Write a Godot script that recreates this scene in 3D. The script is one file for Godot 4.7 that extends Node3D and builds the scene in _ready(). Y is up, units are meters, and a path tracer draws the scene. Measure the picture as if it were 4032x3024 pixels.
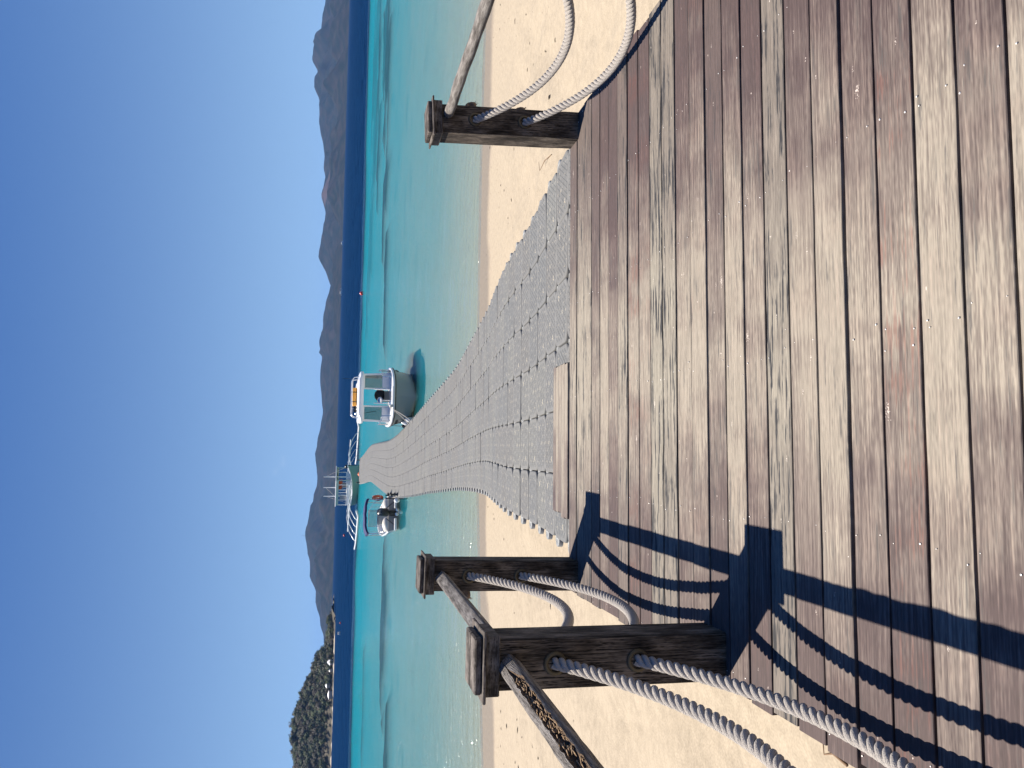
extends Node3D
# A weathered boardwalk runs out to a beach; a floating dock of grey plastic cubes leads on into a lagoon with boats. The photograph was taken with the camera turned on its side.

const WATER := -1.74
var M := {}
var rng := RandomNumberGenerator.new()
var used := {}

# ---------------------------------------------------------------- mesh helpers
class Mb:
	var v := PackedVector3Array()
	var n := PackedVector3Array()
	var t := PackedVector2Array()
	var c := PackedColorArray()
	var ix := PackedInt32Array()
	var col := Color.WHITE

	func vert(p: Vector3, nn: Vector3, uv := Vector2.ZERO) -> int:
		v.append(p); n.append(nn); t.append(uv); c.append(col)
		return v.size() - 1

	# a, b, cc run counter-clockwise seen from outside
	func tri(a: Vector3, b: Vector3, cc: Vector3, ua := Vector2.ZERO, ub := Vector2.ZERO, uc := Vector2.ZERO):
		var nn := (b - a).cross(cc - a).normalized()
		var i := vert(a, nn, ua)
		vert(b, nn, ub); vert(cc, nn, uc)
		ix.append_array([i, i + 2, i + 1])

	func quad(a: Vector3, b: Vector3, cc: Vector3, d: Vector3, ua := Vector2.ZERO, ub := Vector2.ZERO, uc := Vector2.ZERO, ud := Vector2.ZERO):
		var nn := (cc - a).cross(d - b).normalized()
		var i := vert(a, nn, ua)
		vert(b, nn, ub); vert(cc, nn, uc); vert(d, nn, ud)
		ix.append_array([i, i + 2, i + 1, i, i + 3, i + 2])

	# smooth sheet through rows of points; normal = (along rows) x (along columns), or the other way when flipped
	func sheet(rows: Array, flip := false, close_rows := false, close_cols := false, uv0 := Vector2.ZERO, uv1 := Vector2.ONE):
		var nr := rows.size()
		var nc: int = rows[0].size()
		var base := v.size()
		for i in nr:
			for j in nc:
				var i0 := i - 1 if i > 0 else (nr - 1 if close_rows else 0)
				var i1 := i + 1 if i < nr - 1 else (0 if close_rows else nr - 1)
				var j0 := j - 1 if j > 0 else (nc - 2 if close_cols else 0)
				var j1 := j + 1 if j < nc - 1 else (1 if close_cols else nc - 1)
				var du: Vector3 = rows[i1][j] - rows[i0][j]
				var dv: Vector3 = rows[i][j1] - rows[i][j0]
				var nn := du.cross(dv)
				if nn.length_squared() < 1e-18:
					var im := clampi(i, 1, maxi(1, nr - 2))
					du = rows[mini(im + 1, nr - 1)][j] - rows[im - 1][j]
					dv = rows[im][j1] - rows[im][j0]
					nn = du.cross(dv)
				nn = nn.normalized() if nn.length_squared() > 1e-18 else Vector3.UP
				if flip: nn = -nn
				vert(rows[i][j], nn, Vector2(lerpf(uv0.x, uv1.x, float(i) / maxi(1, nr - 1)), lerpf(uv0.y, uv1.y, float(j) / maxi(1, nc - 1))))
		for i in (nr if close_rows else nr - 1):
			var k := (i + 1) % nr
			for j in nc - 1:
				var a := base + i * nc + j
				var b := base + k * nc + j
				if flip: ix.append_array([a, b, b + 1, a, b + 1, a + 1])
				else: ix.append_array([a, b + 1, b, a, a + 1, b + 1])

	# box with chamfered edges; lengthwise axis for wood grain is `ax`; uv = (length, around) in metres times `us`
	func box(size: Vector3, bev := 0.004, at := Transform3D.IDENTITY, ax := 0, us := 1.0, uo := Vector2.ZERO):
		var h := size * 0.5
		var b := minf(bev, minf(h.x, minf(h.y, h.z)) * 0.49)
		var o1 := (ax + 1) % 3
		var o2 := (ax + 2) % 3
		var uvf := func(p: Vector3, face: int) -> Vector2:
			var w: float = p[o2] if face == o1 else p[o1]
			if face == ax: return Vector2(p[o1], p[o2]) * us + uo + Vector2(0.31, 0.17)
			return Vector2(p[ax], w + face * 0.37) * us + uo
		var corner := func(sx: float, sy: float, sz: float, f: int) -> Vector3:
			var p := Vector3(sx * (h.x - b), sy * (h.y - b), sz * (h.z - b))
			p[f] = [sx, sy, sz][f] * h[f]
			return p
		for f in 3:
			var a1 := (f + 1) % 3
			var a2 := (f + 2) % 3
			for s in [-1.0, 1.0]:
				var q := []
				for k in [[-1.0, -1.0], [1.0, -1.0], [1.0, 1.0], [-1.0, 1.0]]:
					var g := [0.0, 0.0, 0.0]
					g[f] = s; g[a1] = k[0] * s; g[a2] = k[1]
					q.append(corner.call(g[0], g[1], g[2], f))
				_q(at, q, uvf, f)
		for f in 3: # edges run along f, between faces a1 and a2
			var a1 := (f + 1) % 3
			var a2 := (f + 2) % 3
			for s1 in [-1.0, 1.0]:
				for s2 in [-1.0, 1.0]:
					var g := [0.0, 0.0, 0.0]
					g[a1] = s1; g[a2] = s2
					g[f] = -1.0
					var p0: Vector3 = corner.call(g[0], g[1], g[2], a1)
					var p1: Vector3 = corner.call(g[0], g[1], g[2], a2)
					g[f] = 1.0
					var p2: Vector3 = corner.call(g[0], g[1], g[2], a2)
					var p3: Vector3 = corner.call(g[0], g[1], g[2], a1)
					_q(at, [p0, p1, p2, p3] if s1 * s2 > 0 else [p3, p2, p1, p0], uvf, a1)
		for sx in [-1.0, 1.0]:
			for sy in [-1.0, 1.0]:
				for sz in [-1.0, 1.0]:
					var p: Array = [corner.call(sx, sy, sz, 0), corner.call(sx, sy, sz, 1), corner.call(sx, sy, sz, 2)]
					if sx * sy * sz < 0: p.reverse()
					tri(at * p[0], at * p[1], at * p[2], uvf.call(p[0], 1), uvf.call(p[1], 1), uvf.call(p[2], 1))

	func _q(at: Transform3D, q: Array, uvf: Callable, f: int):
		quad(at * q[0], at * q[1], at * q[2], at * q[3], uvf.call(q[0], f), uvf.call(q[1], f), uvf.call(q[2], f), uvf.call(q[3], f))

	# round tube along points; radius a number or an array
	func tube(pts: Array, rad, sides := 8, caps := true, us := 1.0):
		var rows := []
		var up := Vector3.UP
		var first: Vector3 = (pts[1] - pts[0]).normalized()
		if absf(first.dot(up)) > 0.9: up = Vector3.RIGHT
		var side := first.cross(up).normalized()
		var run := 0.0
		for i in pts.size():
			var tg: Vector3 = (pts[mini(i + 1, pts.size() - 1)] - pts[maxi(i - 1, 0)]).normalized()
			side = (side - tg * side.dot(tg)).normalized()
			var bn := tg.cross(side)
			var r: float = rad[i] if rad is Array else rad
			var row := PackedVector3Array()
			for k in sides + 1:
				var a := TAU * k / sides
				row.append(pts[i] + (side * cos(a) + bn * sin(a)) * r)
			rows.append(row)
			if i > 0: run += pts[i].distance_to(pts[i - 1])
		sheet(rows, true, false, true, Vector2.ZERO, Vector2(run * us, 1))
		if caps:
			for e in [0, pts.size() - 1]:
				var row: PackedVector3Array = rows[e]
				for k in sides:
					if e == 0: tri(pts[e], row[k + 1], row[k])
					else: tri(pts[e], row[k], row[k + 1])

	# profile [radius, height] turned round the y axis
	func lathe(prof: Array, sides := 20, at := Transform3D.IDENTITY):
		var rows := []
		for p in prof:
			var row := PackedVector3Array()
			for k in sides + 1:
				var a := TAU * k / sides
				row.append(at * Vector3(cos(a) * p[0], p[1], sin(a) * p[0]))
			rows.append(row)
		sheet(rows, false, false, true)

	func ring(rad: float, r: float, at := Transform3D.IDENTITY, seg := 24, sides := 8): # torus round the y axis
		var rows := []
		for i in seg:
			var a := TAU * i / seg
			var row := PackedVector3Array()
			for k in sides + 1:
				var b := TAU * k / sides
				row.append(at * Vector3(cos(a) * (rad + cos(b) * r), sin(b) * r, sin(a) * (rad + cos(b) * r)))
			rows.append(row)
		sheet(rows, true, true, true)

	func ball(r: float, at: Vector3, squash := Vector3.ONE, seg := 14):
		var rows := []
		for i in seg / 2 + 1:
			var e := PI * i / (seg / 2) - PI / 2
			var row := PackedVector3Array()
			for k in seg + 1:
				var a := TAU * k / seg
				row.append(at + Vector3(cos(e) * cos(a), sin(e), cos(e) * sin(a)) * r * squash)
			rows.append(row)
		sheet(rows, false, false, true)

	func mesh(m: Material = null) -> ArrayMesh:
		var arr := []
		arr.resize(Mesh.ARRAY_MAX)
		arr[Mesh.ARRAY_VERTEX] = v; arr[Mesh.ARRAY_NORMAL] = n; arr[Mesh.ARRAY_TEX_UV] = t; arr[Mesh.ARRAY_COLOR] = c; arr[Mesh.ARRAY_INDEX] = ix
		var am := ArrayMesh.new()
		am.add_surface_from_arrays(Mesh.PRIMITIVE_TRIANGLES, arr)
		if m: am.surface_set_material(0, m)
		return am

# ---------------------------------------------------------------- scene helpers
func numbered(called: String) -> String:
	used[called] = used.get(called, -1) + 1
	return called if used[called] == 0 else "%s_%03d" % [called, used[called]]

func tag(o: Node, label := "", category := "", group := "", kind := "") -> Node:
	for k in [["label", label], ["category", category], ["group", group], ["kind", kind]]:
		if k[1] != "": o.set_meta(k[0], k[1])
	return o

func thing(called: String, label: String, category: String, at := Transform3D.IDENTITY, group := "") -> Node3D:
	var o := Node3D.new()
	o.name = numbered(called)
	add_child(o)
	o.transform = at
	tag(o, label, category, group)
	return o

func put(mesh: Mesh, called: String, m: Material, parent: Node, at := Transform3D.IDENTITY) -> MeshInstance3D:
	var o := MeshInstance3D.new()
	o.name = called if parent != self else numbered(called)
	o.mesh = mesh
	o.material_override = m
	o.transform = at
	parent.add_child(o, true)
	return o

func part(b: Mb, called: String, m: Material, parent: Node, at := Transform3D.IDENTITY) -> MeshInstance3D:
	return put(b.mesh(), called, m, parent, at)

func boxpart(size: Vector3, at, called: String, m: Material, parent: Node, bev := 0.01, ax := 0, us := 1.0) -> MeshInstance3D:
	var b := Mb.new()
	b.box(size, bev, Transform3D.IDENTITY, ax, us, Vector2(rng.randf(), rng.randf()))
	return part(b, called, m, parent, at if at is Transform3D else Transform3D(Basis.IDENTITY, at))

func tubepart(pts: Array, r, called: String, m: Material, parent: Node, sides := 7) -> MeshInstance3D:
	var b := Mb.new()
	b.tube(pts, r, sides)
	return part(b, called, m, parent)

func flat(color: Color, rough := 0.6, metal := 0.0) -> StandardMaterial3D:
	var m := StandardMaterial3D.new()
	m.albedo_color = color.linear_to_srgb()
	m.roughness = rough
	m.metallic = metal
	return m

func lut(table: Array, x: float) -> float: # piecewise line through [x, y] pairs, x rising
	if x <= table[0][0]: return table[0][1]
	for i in table.size() - 1:
		if x <= table[i + 1][0]:
			return lerpf(table[i][1], table[i + 1][1], (x - table[i][0]) / maxf(1e-6, table[i + 1][0] - table[i][0]))
	return table[-1][1]

func noise(seed_: int, freq: float, oct := 4) -> FastNoiseLite:
	var f := FastNoiseLite.new()
	f.noise_type = FastNoiseLite.TYPE_SIMPLEX_SMOOTH
	f.seed = seed_; f.frequency = freq; f.fractal_octaves = oct
	return f

func tex(im: Image) -> ImageTexture:
	return ImageTexture.create_from_image(im)

func field(w: int, h: int, seed_: int, freq: float, oct: int, w2 := 0, h2 := 0) -> PackedByteArray:
	# a seamless noise field of w x h, stretched to w2 x h2
	var im := noise(seed_, freq, oct).get_seamless_image(w, h)
	im.convert(Image.FORMAT_L8)
	if w2: im.resize(w2, h2, Image.INTERPOLATE_CUBIC)
	return im.get_data()

func grey_image(w: int, h: int, seed_: int, freq: float, oct: int) -> Image:
	return Image.create_from_data(w, h, false, Image.FORMAT_L8, field(w, h, seed_, freq, oct))

# ---------------------------------------------------------------- materials
const CLOUD := [[2043, 491, 0.55], [2044, 491, 0.2], [2042, 491, 0.25], [2041, 491, 0.6], [2040, 491, 0.35], [2041, 490, 0.2], [2038, 488, 0.55], [2037, 488, 0.4], [2039, 489, 0.2]]
const ROWS := 32
const TW := 1280
const RH := 64

func plank_material():
	# one row of the picture for each board: stain, worn middle, grain, mildew
	var H := ROWS * RH
	var fib := field(40, H, 11, 0.22, 3, TW, H)
	var fine := field(170, H, 12, 0.45, 2, TW, H)
	var coarse := field(160, 512, 13, 0.05, 4, TW, H)
	var mil := field(72, H, 14, 0.1, 4, TW, H)
	var blot := field(256, 256, 15, 0.05, 4, TW, H)
	var a := PackedByteArray(); a.resize(TW * H * 3)
	var hh := PackedByteArray(); hh.resize(TW * H)
	var mildew := {0: 0.35, 1: 0.5, 2: 0.45, 6: 0.5, 9: 1.0, 10: 0.95, 16: 0.9, 3: 0.2, 13: 0.2, 24: 0.3}
	var red := {7: 0.8, 8: 0.35, 20: 0.85, 12: 0.25}
	var scuff := noise(16, 0.9, 3)
	for r in ROWS:
		var md: float = mildew.get(r, 0.06)
		var rd: float = red.get(r, 0.12)
		var lift := rng.randf_range(-0.3, 0.3)
		var worn_at := rng.randf_range(-0.1, 0.1)
		for x in TW:
			var px := 3.13 * x / TW - 0.905
			# boards are trodden pale along the middle of the way
			var w0 := 1.12 - absf(px - 0.42 - worn_at) * 0.95 + lift
			# scuffed bands across the boards where carts were wheeled
			var band := maxf(0.0, scuff.get_noise_2d(px * 3.0 + r * 0.16, r * 0.13)) * 0.5
			for y in RH:
				var i := (r * RH + y) * TW + x
				var f := fib[i] / 255.0 - 0.5
				var g := fine[i] / 255.0 - 0.5
				var c := coarse[i] / 255.0 - 0.5
				var b := blot[i] / 255.0 - 0.5
				var w := clampf(w0 + c * 0.5 + f * 0.7 + g * 0.3 - band, 0.0, 1.0)
				var grain := 1.0 + f * 0.3 + g * 0.22
				var R := lerpf(0.29, 0.525, w) * grain
				var G := lerpf(0.243, 0.492, w) * grain
				var B := lerpf(0.238, 0.445, w) * grain
				var rr := clampf((b - 0.1 + f * 1.2) * 4.0, 0.0, 1.0) * rd * 0.5
				R = lerpf(R, 0.36 * grain, rr); G = lerpf(G, 0.215 * grain, rr); B = lerpf(B, 0.19 * grain, rr)
				if md > 0.15:
					R = lerpf(R, 0.52 * grain, md * 0.6); G = lerpf(G, 0.505 * grain, md * 0.6); B = lerpf(B, 0.455 * grain, md * 0.6)
				var e := mini(y, RH - 1 - y) / float(RH)
				var mm := clampf((mil[i] / 255.0 - 0.66 + md * 0.17 + f * 0.6 + g * 0.35 - e * 0.3 + c * 0.5) * 5.0, 0.0, 1.0) * minf(1.0, 0.45 + md)
				R = lerpf(R, 0.17, mm); G = lerpf(G, 0.17, mm); B = lerpf(B, 0.18, mm)
				a[i * 3] = int(clampf(R, 0.02, 1.0) * 255); a[i * 3 + 1] = int(clampf(G, 0.02, 1.0) * 255); a[i * 3 + 2] = int(clampf(B, 0.02, 1.0) * 255)
				hh[i] = int(clampf(0.5 + f * 0.7 + g * 0.5, 0.0, 1.0) * 255)
	# chips of bare pale wood and dried droppings
	for k in 150:
		var cx := rng.randi_range(10, TW - 30)
		var cy := rng.randi_range(0, ROWS - 1) * RH + rng.randi_range(8, RH - 12)
		var big_one := k % 12 == 0
		for q in (40 if big_one else 7):
			var px := cx + int(rng.randfn() * (5.0 if big_one else 2.2))
			var py := cy + int(rng.randfn() * (2.2 if big_one else 1.0))
			if px < 0 or px >= TW or py < 0 or py >= H: continue
			var i := (py * TW + px) * 3
			for ch in 3: a[i + ch] = int(lerpf(a[i + ch], 205 - ch * 10, 0.8))
	var m := StandardMaterial3D.new()
	m.albedo_texture = tex(Image.create_from_data(TW, H, false, Image.FORMAT_RGB8, a))
	m.heightmap_enabled = true
	m.heightmap_texture = tex(Image.create_from_data(TW, H, false, Image.FORMAT_L8, hh))
	m.heightmap_scale = 0.22
	m.roughness = 0.72
	m.metallic_specular = 0.35
	return m

func wood_material(dark: Color, light: Color, crack: float, seed_: int, bump := 0.35) -> StandardMaterial3D:
	# grain runs along u
	var S := 512
	var fib := field(48, S, seed_, 0.16, 3, S, S)
	var fine := field(128, S, seed_ + 1, 0.4, 2, S, S)
	var coarse := field(S, S, seed_ + 2, 0.012, 4)
	var a := PackedByteArray(); a.resize(S * S * 3)
	var hh := PackedByteArray(); hh.resize(S * S)
	for i in S * S:
		var f := fib[i] / 255.0
		var g := fine[i] / 255.0 - 0.5
		var k := clampf(f * 0.8 + g * 0.6 + (coarse[i] / 255.0 - 0.5) * 1.1 + 0.1, 0.0, 1.0)
		var cr := clampf((crack - f - g * 0.5) * 9.0, 0.0, 1.0)
		var col := dark.lerp(light, k).lerp(Color(0.05, 0.042, 0.036), cr * 0.9)
		a[i * 3] = int(col.r * 255); a[i * 3 + 1] = int(col.g * 255); a[i * 3 + 2] = int(col.b * 255)
		hh[i] = int(clampf(0.55 + (f - 0.5) * 0.5 + g * 0.4 - cr * 0.5, 0.0, 1.0) * 255)
	var m := StandardMaterial3D.new()
	m.albedo_texture = tex(Image.create_from_data(S, S, false, Image.FORMAT_RGB8, a))
	m.heightmap_enabled = true
	m.heightmap_texture = tex(Image.create_from_data(S, S, false, Image.FORMAT_L8, hh))
	m.heightmap_scale = bump
	m.roughness = 0.8
	m.metallic_specular = 0.3
	return m

func tread_material() -> StandardMaterial3D:
	# moulded diamond tread on the floats: grooves, some of them full of sand
	var S := 512
	var n1 := field(S, S, 31, 0.012, 3)
	var n2 := field(S, S, 32, 0.09, 3)
	var a := PackedByteArray(); a.resize(S * S * 3)
	var hh := PackedByteArray(); hh.resize(S * S)
	for y in S:
		for x in S:
			var i := y * S + x
			var u := float(x) / S; var w := float(y) / S
			var p := absf(fposmod((u + w * 0.55) * 11.0, 1.0) - 0.5)
			var q := absf(fposmod((u - w * 0.55) * 11.0, 1.0) - 0.5)
			var line := 1.0 - clampf(minf(p, q) * 9.0 - 0.5, 0.0, 1.0)
			var e := maxf(absf(u - 0.5), absf(w - 0.5))
			var inside := 1.0 if e < 0.42 and absf(u - 0.5) + absf(w - 0.5) < 0.72 else 0.0
			line *= inside
			var dirt := (n1[i] / 255.0 - 0.5)
			var v := 0.455 + dirt * 0.08 + (n2[i] / 255.0 - 0.5) * 0.03
			var col := Color(v * 1.0, v * 1.0, v * 0.99)
			var sandy := clampf((dirt - 0.21) * 8.0, 0.0, 1.0)
			col = col.lerp(Color(0.2, 0.22, 0.24).lerp(Color(0.8, 0.74, 0.62), sandy), line * (0.3 + sandy * 0.35))
			a[i * 3] = int(clampf(col.r, 0, 1) * 255); a[i * 3 + 1] = int(clampf(col.g, 0, 1) * 255); a[i * 3 + 2] = int(clampf(col.b, 0, 1) * 255)
			hh[i] = int((0.8 - line * 0.6) * 255)
	var m := StandardMaterial3D.new()
	m.albedo_texture = tex(Image.create_from_data(S, S, false, Image.FORMAT_RGB8, a))
	m.heightmap_enabled = true
	m.heightmap_texture = tex(Image.create_from_data(S, S, false, Image.FORMAT_L8, hh))
	m.heightmap_scale = 0.3
	m.metallic_specular = 0.25
	m.roughness = 0.7
	m.vertex_color_use_as_albedo = true
	return m

func bumpy(m: StandardMaterial3D, seed_: int, freq: float, scale_: float, depth: float, world := true) -> StandardMaterial3D:
	m.heightmap_enabled = true
	m.heightmap_texture = tex(grey_image(256, 256, seed_, freq, 4))
	m.heightmap_scale = depth
	m.uv1_triplanar = true
	m.uv1_world_triplanar = world
	m.uv1_scale = Vector3.ONE * scale_
	return m

func make_materials():
	M.plank = plank_material()
	M.post = wood_material(Color(0.12, 0.1, 0.083), Color(0.44, 0.4, 0.36), 0.36, 21, 0.4)
	M.cap = wood_material(Color(0.17, 0.148, 0.13), Color(0.47, 0.44, 0.415), 0.25, 24, 0.1)
	M.rail = wood_material(Color(0.3, 0.28, 0.265), Color(0.58, 0.56, 0.54), 0.3, 27, 0.3)
	M.rot = bumpy(flat(Color(0.12, 0.075, 0.042), 0.95), 41, 0.04, 9.0, 1.6)
	M.rope = bumpy(flat(Color(0.36, 0.33, 0.3), 0.95), 42, 0.08, 14.0, 0.5)
	M.rope_old = bumpy(flat(Color(0.2, 0.14, 0.09), 0.95), 44, 0.08, 20.0, 0.5)
	M.splinter = flat(Color(0.3, 0.2, 0.11), 0.9)
	M.brass = flat(Color(0.08, 0.063, 0.035), 0.55, 0.4)
	M.nail = flat(Color(0.6, 0.58, 0.55), 0.5, 0.5)
	M.tread = tread_material()
	M.pin = bumpy(flat(Color(0.19, 0.2, 0.205), 0.55), 43, 0.05, 12.0, 0.2)
	M.white = flat(Color(0.74, 0.74, 0.73), 0.3)
	M.white.clearcoat_enabled = true; M.white.clearcoat = 0.5; M.white.clearcoat_roughness = 0.1
	M.cream = flat(Color(0.6, 0.57, 0.5), 0.4)
	M.hull = flat(Color(0.28, 0.31, 0.27), 0.25)  # cabin boat's white hull: its shade and green water reflection put into the colour
	M.grey = flat(Color(0.22, 0.22, 0.23), 0.5)
	M.black = flat(Color(0.012, 0.013, 0.016), 0.28)
	M.rubber = flat(Color(0.02, 0.02, 0.022), 0.6)
	M.steel = flat(Color(0.62, 0.63, 0.64), 0.22, 0.9)
	M.orange = flat(Color(0.7, 0.13, 0.035), 0.55)
	M.yellow = flat(Color(0.78, 0.36, 0.05), 0.45)
	M.red = flat(Color(0.5, 0.035, 0.03), 0.4)
	M.navy = flat(Color(0.008, 0.016, 0.09), 0.85)
	M.green = flat(Color(0.13, 0.3, 0.25), 0.45)
	M.jade = flat(Color(0.36, 0.48, 0.4), 0.45)
	M.glass = StandardMaterial3D.new()
	M.glass.transparency = BaseMaterial3D.TRANSPARENCY_ALPHA
	M.glass.albedo_color = Color(0.32, 0.38, 0.36, 0.42)
	M.glass.roughness = 0.05
	M.clear = M.glass.duplicate()
	M.clear.albedo_color = Color(0.75, 0.82, 0.82, 0.2)

# ---------------------------------------------------------------- setting
func shore_shift(x: float) -> float: # the waterline bends towards the land on both sides
	var d := absf(x - 4.0)
	return minf(0.0105 * d * d, 4.8)

const PROFILE := [[-160.0, -5.0], [-140.0, -4.2], [-118.0, -2.9], [-106.0, -2.3], [-70.0, -2.16], [-45.0, -2.13], [-32.0, -2.08], [-25.0, -1.98], [-20.0, -1.84], [-17.85, -1.745], [-15.5, -1.57], [-12.7, -1.33], [-8.9, -0.9], [-5.0, -0.56], [0.0, -0.3], [6.0, -0.24], [30.0, 0.3]]
var dune := noise(51, 0.55, 3)
var lumps := noise(52, 1.6, 3)
var big := noise(53, 0.04, 3)

func grass_at(x: float, z: float) -> float:
	var g := 0.0
	for e in GRASS:
		if absf(x - e[0]) > e[2] * 2.4 or absf(z - e[1]) > e[3] * 2.4: continue
		var d := Vector2((x - e[0]) / e[2], (z - e[1]) / e[3]).length()
		g = maxf(g, clampf((1.3 - d + patchy.get_noise_2d(x, z * 1.6) * 1.3) * 2.6, 0.0, 1.0))
	return g

func bed(x: float, z: float) -> float:
	var zz := z - shore_shift(x)
	var y := lut(PROFILE, zz)
	if zz > -17.0: # dry sand: footworn hollows away from the water
		var k := smoothstep(-16.0, -10.0, zz)
		y += (dune.get_noise_2d(x, z * 0.75) * 0.09 + lumps.get_noise_2d(x, z) * 0.036) * k - 0.012 * k
	elif zz < -19.0:
		y += (big.get_noise_2d(x, z) * 0.09 + dune.get_noise_2d(x * 0.4, z * 0.4) * 0.03) * smoothstep(19.0, 30.0, -zz)
		if zz < -36.0: y = minf(y + grass_at(x, z) * 0.36, WATER - 0.06)
	return y

const GRASS := [[42.0, -80.0, 7.0, 2.2], [54.0, -84.0, 8.0, 3.0], [30.0, -76.0, 5.0, 2.0], [26.0, -94.0, 6.0, 4.0], [66.0, -110.0, 14.0, 4.0], [44.0, -57.0, 6.0, 1.6], [-20.0, -47.0, 5.0, 1.2], [47.0, -92.7, 6.0, 11.0], [36.0, -88.0, 5.0, 8.0], [38.0, -67.0, 5.0, 5.5], [31.5, -64.0, 4.5, 3.6], [51.0, -105.0, 16.0, 5.0], [21.0, -62.0, 3.6, 2.6], [-11.8, -52.0, 4.6, 2.4], [-28.0, -83.0, 4.5, 1.5], [13.0, -58.5, 5.0, 1.1], [20.8, -101.0, 8.0, 2.4], [70.0, -98.0, 16.0, 6.0], [60.0, -76.0, 9.0, 4.0], [-44.0, -70.0, 9.0, 3.0]]
var patchy := noise(54, 0.16, 4)

func bed_color(x: float, z: float) -> Color:
	var zz := z - shore_shift(x)
	var pale := Color(0.375, 0.322, 0.257)
	if zz > -18.2:
		var wet := smoothstep(-15.8, -16.5, zz + patchy.get_noise_2d(x * 1.5, z * 1.5) * 0.9)
		return pale.lerp(Color(0.215, 0.19, 0.165), wet)
	var g := grass_at(x, z)
	var specks := clampf((patchy.get_noise_2d(x * 2.3 + 90.0, z * 2.3) - 0.32) * 5.0, 0.0, 0.55) * smoothstep(24.0, 60.0, -zz)
	return Color(0.215, 0.228, 0.2).lerp(Color(0.006, 0.014, 0.022), maxf(g, specks))

func terrain(xs: Array, zs: Array, hf: Callable, cf = null) -> ArrayMesh: # zs falling (away from the camera)
	var b := Mb.new()
	var nx := xs.size(); var nz := zs.size()
	var hgt := PackedFloat32Array()
	for z in zs:
		for x in xs: hgt.append(hf.call(x, z))
	for j in nz:
		for i in nx:
			var i0 := maxi(i - 1, 0); var i1 := mini(i + 1, nx - 1); var j0 := maxi(j - 1, 0); var j1 := mini(j + 1, nz - 1)
			var sx: float = (hgt[j * nx + i1] - hgt[j * nx + i0]) / (xs[i1] - xs[i0])
			var sz: float = (hgt[j1 * nx + i] - hgt[j0 * nx + i]) / (zs[j1] - zs[j0])
			b.col = cf.call(xs[i], zs[j]) if cf else Color.WHITE
			b.vert(Vector3(xs[i], hgt[j * nx + i], zs[j]), Vector3(-sx, 1, -sz).normalized(), Vector2(xs[i], zs[j]))
	for j in nz - 1:
		for i in nx - 1:
			var a := j * nx + i
			b.ix.append_array([a, a + nx, a + 1, a + 1, a + nx, a + nx + 1])
	return b.mesh()

func spread(a: float, b: float, step: float) -> Array:
	var out := []
	var n := int(round(absf(b - a) / step))
	for i in n + 1: out.append(lerpf(a, b, float(i) / n))
	return out

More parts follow.
